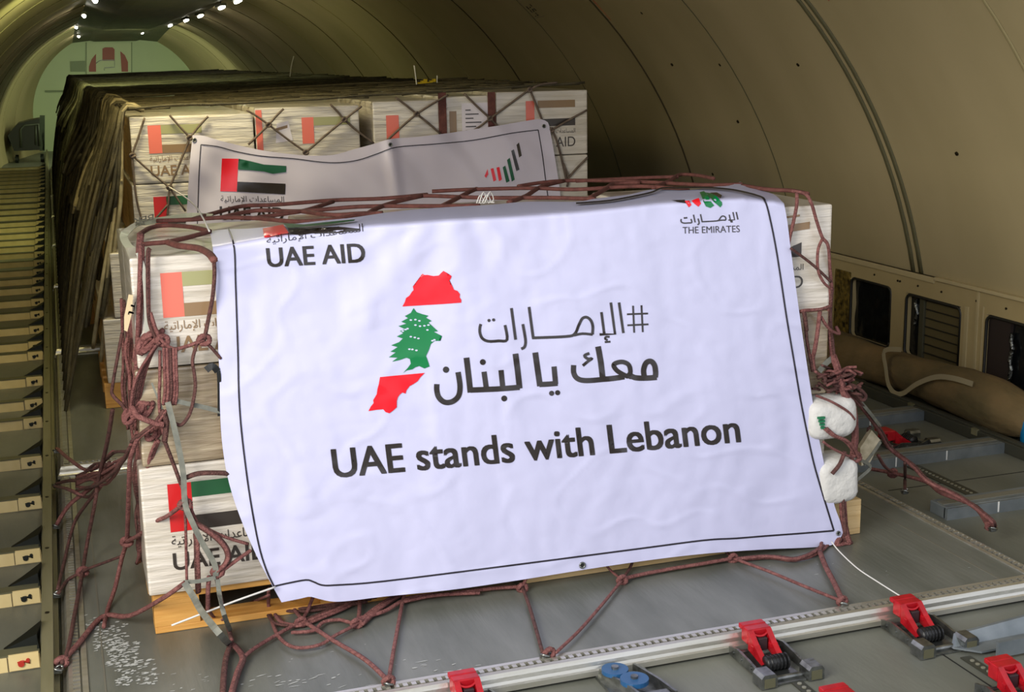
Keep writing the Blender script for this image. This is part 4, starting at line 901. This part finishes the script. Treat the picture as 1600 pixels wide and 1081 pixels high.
for cx_, cy_ in ((215, 640), (228, 640), (205, 650), (240, 675)):
    c0 = P((cx_, cy_, .64))
    for k in range(4):
        ph = random.uniform(0, 6); mb.tube([c0+Vector((math.cos(ph+j*.9)*.022, random.uniform(-.015, .015), math.sin(ph+j*1.2)*.02)) for j in range(5)], .0075, 0, 7, True, 1, 4)
mb.build('left_bundle', [m_rope, m_roped2], net)
# bottom ropes on the pallet
mb = MB()
rope(mb, [(362, 1004), (355, 1023), (351, 1050), (349, 1085)], .012, par=1, spread=.006); rope(mb, [(366, 1008), (380, 1027), (372, 1050), (362, 1085)], .012, par=1, spread=.005); rope(mb, [(380, 1027), (400, 1011), (435, 990), (470, 971)], .009)
rope(mb, [(470, 971), (480, 955), (492, 925, .6)], .010); rope(mb, [(474, 970), (462, 955), (452, 938), (448, 925, .6)], .009); rope(mb, [(474, 970), (520, 1000), (570, 1030), (607, 1064)], .011); rope(mb, [(607, 1064), (616, 1010), (629, 940), (634, 920, .62)], .010)
rope(mb, [(420, 920, .6), (420, 950), (430, 985), (445, 1004), (467, 1012), (500, 1007), (525, 992), (557, 975), (590, 950), (620, 933), (650, 920)], .010); rope(mb, [(455, 988), (490, 985), (505, 972), (530, 968), (557, 972), (562, 940), (560, 925)], .011)
rope(mb, [(430, 960), (440, 972), (465, 975), (500, 962), (540, 945), (560, 930)], .009, par=2, spread=.03); rope(mb, [(557, 975), (575, 958), (600, 940), (620, 928)], .010, par=3, spread=.03); rope(mb, [(435, 945), (470, 950), (520, 945), (580, 935)], .009, par=3, spread=.035)
rope(mb, [(560, 966), (600, 955), (640, 934), (700, 928), (760, 920), (800, 917), (816, 917)], .010); rope(mb, [(630, 940), (680, 930), (750, 926)], .009); rope(mb, [(816, 917), (828, 950), (848, 1020)], .009); rope(mb, [(816, 917), (824, 900, .55)], .008); rope(mb, [(972, 906), (940, 945), (905, 985), (868, 1020)], .009)
rope(mb, [(972, 906), (955, 892), (945, 880, .56)], .008); rope(mb, [(972, 906), (985, 886), (990, 870, .56)], .008); rope(mb, [(972, 906), (990, 900), (1040, 890), (1100, 880), (1145, 872)], .010); rope(mb, [(1145, 872), (1135, 862), (1130, 850, .58)], .008); rope(mb, [(1145, 872), (1200, 892), (1260, 917), (1318, 940)], .010)
rope(mb, [(1281, 862), (1290, 885), (1303, 910), (1316, 938)], .013); rope(mb, [(1150, 872), (1200, 868), (1240, 872), (1270, 862), (1290, 848, .58)], .009, par=3, spread=.04); rope(mb, [(1281, 862), (1284, 845, .56)], .010)
for t_ in ((607, 1064), (858, 1020), (1316, 939), (816, 918), (972, 906), (1145, 872), (470, 972), (557, 974)): knot(mb, t_, .015)
mb.build('floor_ropes', [m_rope, m_roped2], net)
# right bundle
mb = MB()
rope(mb, [(1245, 301, .62), (1245, 320, .6), (1240, 346, .6), (1234, 371, .6), (1232, 385, .6)], .010); rope(mb, [(1237, 298, .68), (1258, 303, .62), (1268, 318, .60), (1276, 345, .60), (1285, 371, .60), (1294, 384, .60), (1297, 421, .62), (1300, 451, .62)], .0115)
rope(mb, [(1285, 373, .60), (1278, 391, .59), (1278, 421, .59), (1287, 441, .60), (1300, 452, .61)], .009); rope(mb, [(1236, 388, .58), (1255, 402, .59), (1275, 418, .59), (1298, 440, .6)], .009)
rope(mb, [(1300, 451, .62), (1298, 470, .63), (1297, 500, .63), (1300, 530, .63), (1303, 556, .63), (1310, 575, .62)], .011, par=1); rope(mb, [(1250, 487, .6), (1256, 485, .59), (1282, 483, .59), (1298, 478, .61)], .010); rope(mb, [(1256, 487, .59), (1258, 500, .59), (1260, 516, .6)], .014)
rope(mb, [(1281, 486, .59), (1277, 520, .58), (1273, 545, .58), (1270, 560, .6), (1272, 578, .6)], .012); rope(mb, [(1283, 495, .59), (1291, 508, .59), (1300, 517, .6), (1311, 521, .62), (1306, 510, .64)], .011); rope(mb, [(1259, 516, .6), (1262, 540, .6), (1270, 580, .6)], .009)
rnd2 = random.Random(11)
for k in range(26):
    cx_, cy_ = rnd2.uniform(1285, 1330), rnd2.uniform(578, 610); pts = []
    ph = rnd2.uniform(-.5, .5)
    for j in range(5): pts.append((cx_+(j-2)*10*math.cos(ph)+rnd2.uniform(-4, 4), cy_+(j-2)*7*math.sin(ph)+rnd2.uniform(-5, 5), .58+rnd2.uniform(-.03, .08)))
    rope(mb, pts, .0085)
rope(mb, [(1302, 556, .62), (1312, 585, .58), (1320, 616, .57), (1333, 636, .57), (1337, 681, .58), (1334, 713, .58)], .0105, par=3, spread=.02); rope(mb, [(1325, 600, .6), (1340, 606, .6), (1352, 618, .6), (1347, 625, .6), (1335, 612, .6)], .011, par=1)
rope(mb, [(1275, 618, .54), (1300, 628, .53), (1325, 643, .54), (1335, 655, .55)], .009); rope(mb, [(1286, 668, .54), (1300, 680, .53), (1318, 688, .53), (1330, 701, .54), (1336, 714, .56)], .009, par=3, spread=.016); rope(mb, [(1286, 690, .53), (1300, 700, .53), (1325, 712, .54), (1336, 714, .56)], .009)
rope(mb, [(1320, 705, .54), (1312, 725, .53), (1300, 740, .53)], .010); rope(mb, [(1336, 714, .56), (1325, 738, .56), (1315, 752, .56), (1308, 770, .56)], .010, par=2, spread=.02); rope(mb, [(1318, 745, .56), (1316, 780, .56), (1318, 815, .55), (1320, 850, .55), (1316, 872, .55)], .010, par=3, spread=.018)
rope(mb, [(1316, 800, .56), (1325, 840, .54), (1328, 858, .54), (1318, 876, .54), (1308, 862, .54), (1312, 840, .55)], .010, par=2, spread=.01)
rope(mb, [(1320, 611, .6), (1350, 641, .72), (1375, 676, .82), (1390, 701, .9), (1425, 728, .8), (1450, 753, .7), (1500, 778, .6), (1545, 811, .45), (1551, 822)], .010, par=1, spread=.02); rope(mb, [(1363, 733), (1395, 739), (1450, 753), (1475, 771), (1525, 791), (1548, 822)], .012, par=1, spread=.014)
rope(mb, [(1360, 665, .8), (1352, 690, .8), (1350, 705, .8), (1357, 668, .8)], .009); rope(mb, [(1372, 711, .9), (1382, 728, 1.0), (1394, 738)], .009); rope(mb, [(1414, 723, .82), (1414, 745), (1414, 764)], .009)
for t_ in ((1337, 714, .56), (1395, 739), (1548, 821)): knot(mb, t_, .017)
mb.build('right_bundle', [m_rope, m_roped2], net)
def gstrap(pts, w, name='tie_strap', m_=None, parent=net): return strapmesh([P(t) for t in pts], w, (0, -1, .25), name, m_ or m_strap, parent)
gstrap([(262, 628, .56), (275, 680, .55), (286, 737, .55), (289, 786, .55), (300, 815, .54), (315, 846, .54), (335, 881, .54), (337, 900, .54)], .017); gstrap([(289, 909, .55), (310, 908, .54), (337, 902, .54)], .012)
gstrap([(288, 910, .54), (302, 932, .50), (315, 955, .40), (343, 990, .25), (358, 1006)], .020); gstrap([(277, 627, .58), (300, 632, .58), (322, 637, .585), (345, 643, .59)], .014); gstrap([(237, 598, .6), (246, 620, .59), (254, 640, .59)], .006)
gstrap([(1300, 560, .62), (1290, 568, .60), (1280, 580, .59)], .02); gstrap([(1320, 600, .60), (1327, 608, .62), (1345, 628, .68), (1360, 646, .72), (1376, 667, .8)], .014); gstrap([(1376, 690, .7), (1366, 705, .66), (1350, 726, .6)], .012); gstrap([(1335, 715, .55), (1360, 728, .62), (1345, 745, .6), (1320, 765, .56)], .012); gstrap([(224, 560, .7), (228, 600, .7), (224, 640, .7)], .012)
gstrap([(215, 395, .64), (224, 420, .62), (228, 470, .62), (229, 520, .62)], .012, 'plastic_strip', mat('clear plastic strip', (176, 176, 164), .3)); gstrap([(332, 575, .585), (341, 580, .58), (343, 610, .585), (343, 650, .59)], .012, 'black_strap', m_black); gstrap([(322, 578, .58), (332, 572, .575), (340, 580, .58)], .02, 'black_buckle', m_black)
gstrap([(340, 905, .54), (343, 930, .5), (350, 960, .3), (360, 985)], .014)
for px, py in ((90, 1044), (88, 927), (88, 820), (88, 757), (88, 703), (607, 1066), (852, 1022), (1318, 941), (1551, 824), (1414, 766)):
    p = onZ(px, py, .012); mb = MB(); mb.tube([p+Vector((math.cos(2*math.pi*k/12)*.014, math.sin(2*math.pi*k/12)*.014, .004*math.sin(2*math.pi*k/6))) for k in range(13)], .0045, 0, 6); mb.box((p.x-.012, p.y-.008, -.003), (p.x+.012, p.y+.008, .01), 0, .002); mb.build('ring_fitting', m_steel, net)
# printed ribbon over the top left corner, white strings
mb = MB()
sp = [T(330, 338), T(300, 337), T(262, 342), T(236, 346), T(215, 350), P((200, 360, 1.0)), P((193, 370, .95)), P((200, 384, .9)), P((207, 390, .88))]
rib = strapmesh(sp, .024, (0, -.75, .66), 'packing_ribbon', mat('pale printed tape', (176, 176, 150), .5), None)
tag(rib, 'pale printed packing ribbon with black letters crossing the top left corner of the front load', 'ribbon')
mb = MB()
vf = text2d('BER', (240, 340), (-30, 7), (0, 9), .02); mb.add([T(px, py)+Vector((0, -.0, .012)) for px, py in vf[0]], vf[1]); mb.build('ribbon_letters', m_ink, rib)
mb = MB(); vf = text2d('JT', (202, 492), (4, -22), (6, 2), .02); 
tg = MB(); tg.prism([onY(201, 460, .62), onY(208, 461, .62), (onY(206, 490, .62)), onY(199, 518, .62), onY(194, 516, .62), onY(194, 495, .62)], (0, .003, 0)); tgo = fixn(tg.build('paper_tag', mat('cream tag', (206, 186, 146), .6))); tag(tgo, 'narrow cream paper tag hanging in the ropes at the left of the front load', 'tag')
mb.add([onY(px, py, .617) for px, py in vf[0]], vf[1]); mb.build('tag_marks', m_ink, tgo)
def string(pts, label, r=.0032):
    mb = MB(); mb.tube([t if isinstance(t, Vector) else P(t) for t in pts], r, 0, 6, True, 1, 6); return tag(mb.build('string', m_str), label, 'string', 'white strings tying the banners')
string([(268, 977, .5), (320, 957, .5), (370, 938, .5), (430, 917, .54)], 'taut white string from the large banner lower left corner to the pallet wood')
string([onZ(1299, 846, .075), onZ(1312, 862, .06), onZ(1340, 888, .045), onZ(1370, 908, .035), onZ(1408, 932, .03)], 'thin white string from the large banner lower right corner down to the red lock', .0024)
string([(264, 292, 3.5), (285, 305, 2.8), (305, 322, 1.8), (318, 342, 1.1), (327, 361, .85)], 'white string from the second load down to the large banner top left')
mb = MB(); p = T(757, 318)
for k in range(4): mb.tube([p+Vector((-.03+.01*k, 0, 0)), p+Vector((-.015+.012*k, 0, .03+.01*(k % 2))), p+Vector((.005+.01*k, .01, .006)), p+Vector((.03-.02*k, -.02, .004))], .0022, 0, 5, True, 1, 4)
tag(mb.build('string_knot', m_str), 'loose knot of white string on top of the front load at the banner edge', 'string')
# ---- net of the second load: traced face, side fan
YN = Y2-.025
net2 = empty('cargo_net', (1.6, Y2, 0)); tag(net2, 'brown rope cargo net in diamonds across the face of the second load', 'cargo net', 'rope nets of the rear loads')
mb = MB()
for a in ([(226, 184), (216, 215), (207, 243), (209, 275), (214, 315), (222, 345)], [(207, 243), (237, 270), (265, 293)], [(265, 180), (281, 198), (297, 215)], [(325, 182), (311, 197), (297, 215)], [(297, 215), (281, 255), (265, 293)], [(265, 293), (262, 330), (262, 345)], [(265, 293), (290, 330)], [(262, 320), (240, 345)],
          [(385, 172), (402, 182), (420, 195)], [(443, 170), (431, 182), (420, 195)], [(420, 195), (388, 226)], [(420, 195), (450, 218), (478, 238)], [(478, 238), (508, 212), (538, 187)], [(516, 163), (527, 174), (538, 187)], [(538, 187), (552, 176), (565, 166)], [(538, 187), (560, 206), (584, 224)],
          [(618, 152), (634, 164), (651, 178)], [(700, 148), (676, 162), (651, 178)], [(651, 178), (630, 196), (605, 219)], [(651, 178), (670, 193), (688, 209)], [(725, 146), (745, 166), (766, 185)], [(766, 185), (752, 196), (738, 205)], [(827, 140), (800, 160), (766, 185)], [(828, 140), (838, 165), (848, 190)], [(828, 140), (845, 132), (870, 129)], [(766, 185), (778, 198)],
          [(848, 190), (855, 197), (862, 203)], [(917, 172), (890, 187), (862, 203)], [(862, 203), (870, 220), (878, 250), (886, 285)], [(918, 246), (902, 262), (888, 278)], [(880, 255), (888, 278), (886, 292)]):
    mb.tube([onY(px, py, YN) for px, py in a], .0085, 0, 6, True, .7, 4)
for px, py in ((207, 243), (265, 293), (297, 215), (420, 195), (478, 238), (538, 187), (651, 178), (766, 185), (828, 140), (862, 203)): knot(mb, (px, py, YN-.006), .012)
mb.build('face_diamonds', mat('brown face rope', (84, 70, 60), .75, 0, 1, (40, 40, 40), (110, 94, 82), .4, (200, 200, 200)), net2)
mb = MB()
for px, w in ((690, 13), (767, 12)):
    pa, pb_ = onY(px-w/2+1, 144, Y2-.012), onY(px+w/2+2, 214, Y2-.012); mb.box((pa.x, Y2-.014, pb_.z), (pb_.x, Y2-.006, pa.z)); mb.build('wide_strap', m_roped, net2); mb = MB()
def sidenet(root, y0, y1, xl, ztop, nr, mA, mB, rnd, loose, gap=.18):
    cl_ = lambda v: Vector((v[0], min(max(v[1], y0), y1), v[2]))
    A = MB(); B = MB(); sh = Vector((0, 0, 0))
    def edge(y): return Vector((xl-.02+rnd.uniform(-.01, .01), y, ztop+.015))
    ny = max(6, int((y1-y0)/.22))
    for i in range(ny+1):                      # diamond net slanting to the rail
        ya = y0+(y1-y0)*i/ny
        for s_ in (-1, 1):
            yb_ = min(max(ya+s_*(y1-y0)/ny*2, y0), y1)
            top_ = edge(ya); bot_ = Vector((.05, yb_, .01)); mid = top_.lerp(bot_, .5)+Vector((rnd.uniform(-.05, .03), 0, rnd.uniform(-.05, .05)))
            A.tube([top_, mid, bot_], .0095, 0, 5, True, 1, 4)
    for i in range(nr):                        # bunched slack hanging down the side
        ya = y0+(y1-y0)*(rnd.uniform(gap, 1) if i % 6 else rnd.uniform(0, .1)); top_ = edge(ya); L = rnd.uniform(.4, 1.35); xo = rnd.uniform(.03, .26)
        pts = [top_+Vector((.1, 0, .0)), top_, top_+Vector((-xo*.25, rnd.uniform(-.08, .08), -L*.35)), top_+Vector((-xo*.7, rnd.uniform(-.15, .15), -L*.7)), top_+Vector((-xo, rnd.uniform(-.2, .2), -L))]
        if rnd.random() < .4: pts.append(top_+Vector((-xo*.6, rnd.uniform(-.2, .2), -L*.7)))
        for p_ in pts: p_.z = max(p_.z, .02)
        (A if rnd.random() < .5 else B).tube([cl_(p_) for p_ in pts], rnd.uniform(.007, .013), 0, 5, True, 1, 4)
    for i in range(loose):                     # loops across the side
        ya = rnd.uniform(y0, y1); z_ = rnd.uniform(.35, ztop-.1); x_ = xl-.03-(ztop-z_)*.2*rnd.random()
        B.tube([cl_(p_) for p_ in ((x_, ya-.2, z_+rnd.uniform(-.05, .1)), (x_-.02, ya, z_-.05), (x_, ya+.2, z_+rnd.uniform(-.05, .1)))], .008, 0, 5, True, 1, 4)
    A.build('side_netting', mA, root); B.build('slack_rope', mB, root)
def topnet(root, y0, y1, x0, x1, z0, z1, mA, rnd, r=.0055):
    A = MB(); zz = lambda x: z0+(z1-z0)*(x-x0)/(x1-x0)+.02
    ny = 9; nx = 9
    for i in range(-nx, ny+nx):
        for s_ in (-1, 1):
            pts = []
            for j in range(13):
                x = x0+(x1-x0)*j/12; y = y0+(y1-y0)*(i/ny)+s_*(x-x0)*.75+(0 if s_ > 0 else (x1-x0)*.75*.5)
                if y0-.01 <= y <= y1+.01: pts.append(Vector((x, y, zz(x)+rnd.uniform(0, .012))))
            if len(pts) > 1: A.tube(pts, r, 0, 5, True, 1, 2)
    for yy in (y0, y1):
        A.tube([Vector((x0+(x1-x0)*j/10, yy+rnd.uniform(-.02, .02), zz(x0+(x1-x0)*j/10)+.006+rnd.uniform(0, .012))) for j in range(11)], r*1.3, 0, 6, True, 1, 3)
    A.build('top_netting', mA, root)
rs = random.Random(21)
sidenet(net2, Y2+.02, Y2+2.15, .47, 1.50, 66, m_olive, mat('pale olive slack rope', (116, 104, 74), .75, 0, 1, (20, 20, 20), (158, 146, 112)), rs, 16, .5)
topnet(net2, Y2-.01, Y2+2.2, bounds[0][0], bounds[4][1]-.02, 1.495, 1.56, m_olive, rs)
for k in range(6):
    yb_ = 6.0+2.45*k
    r_ = empty('cargo_net', (1.6, yb_, 0)); tag(r_, 'dark rope cargo net over the %s load from front, slack hanging at left' % wl_names[k], 'cargo net', 'rope nets of the rear loads')
    sidenet(r_, yb_, yb_+2.3, .44, 1.50, 46-4*k, m_olived, m_olive, rs, 10); topnet(r_, yb_-.03, yb_+2.25, .44, 2.92, 1.50, 1.54, m_olived, rs, .007)
# yellow scrap on top of the rear loads, stray straws
p = onY(668, 127, 5.4); mb = MB()
for k in range(6): mb.box((p.x-.06+.02*k, 5.4, p.z-.02), (p.x-.04+.02*k, 5.44, p.z-.005+.01*(k % 3)), 0, .003)
tag(mb.build('foam_scrap', mat('yellow foam', (196, 168, 20), .7)), 'small scrap of yellow foam on top of the rear loads near the right', 'scrap')

for i, (pts, yy) in enumerate(((((453, 118), (455, 104), (459, 88)), 8.0), (((651, 131), (649, 116), (647, 102)), 5.0), (((683, 129), (683, 118)), 5.2))):
    mb = MB(); mb.tube([onY(px, py, yy)+Vector((0, .0, -.01 if j == 0 else 0)) for j, (px, py) in enumerate(pts)], .004, 0, 5, True, 1, 3)
    tag(mb.build('loose_wire', m_str), 'thin loose wire end sticking up from the rear load tops, %s of three' % ['leftmost', 'middle', 'rightmost'][i], 'wire', 'wire ends above the rear loads')
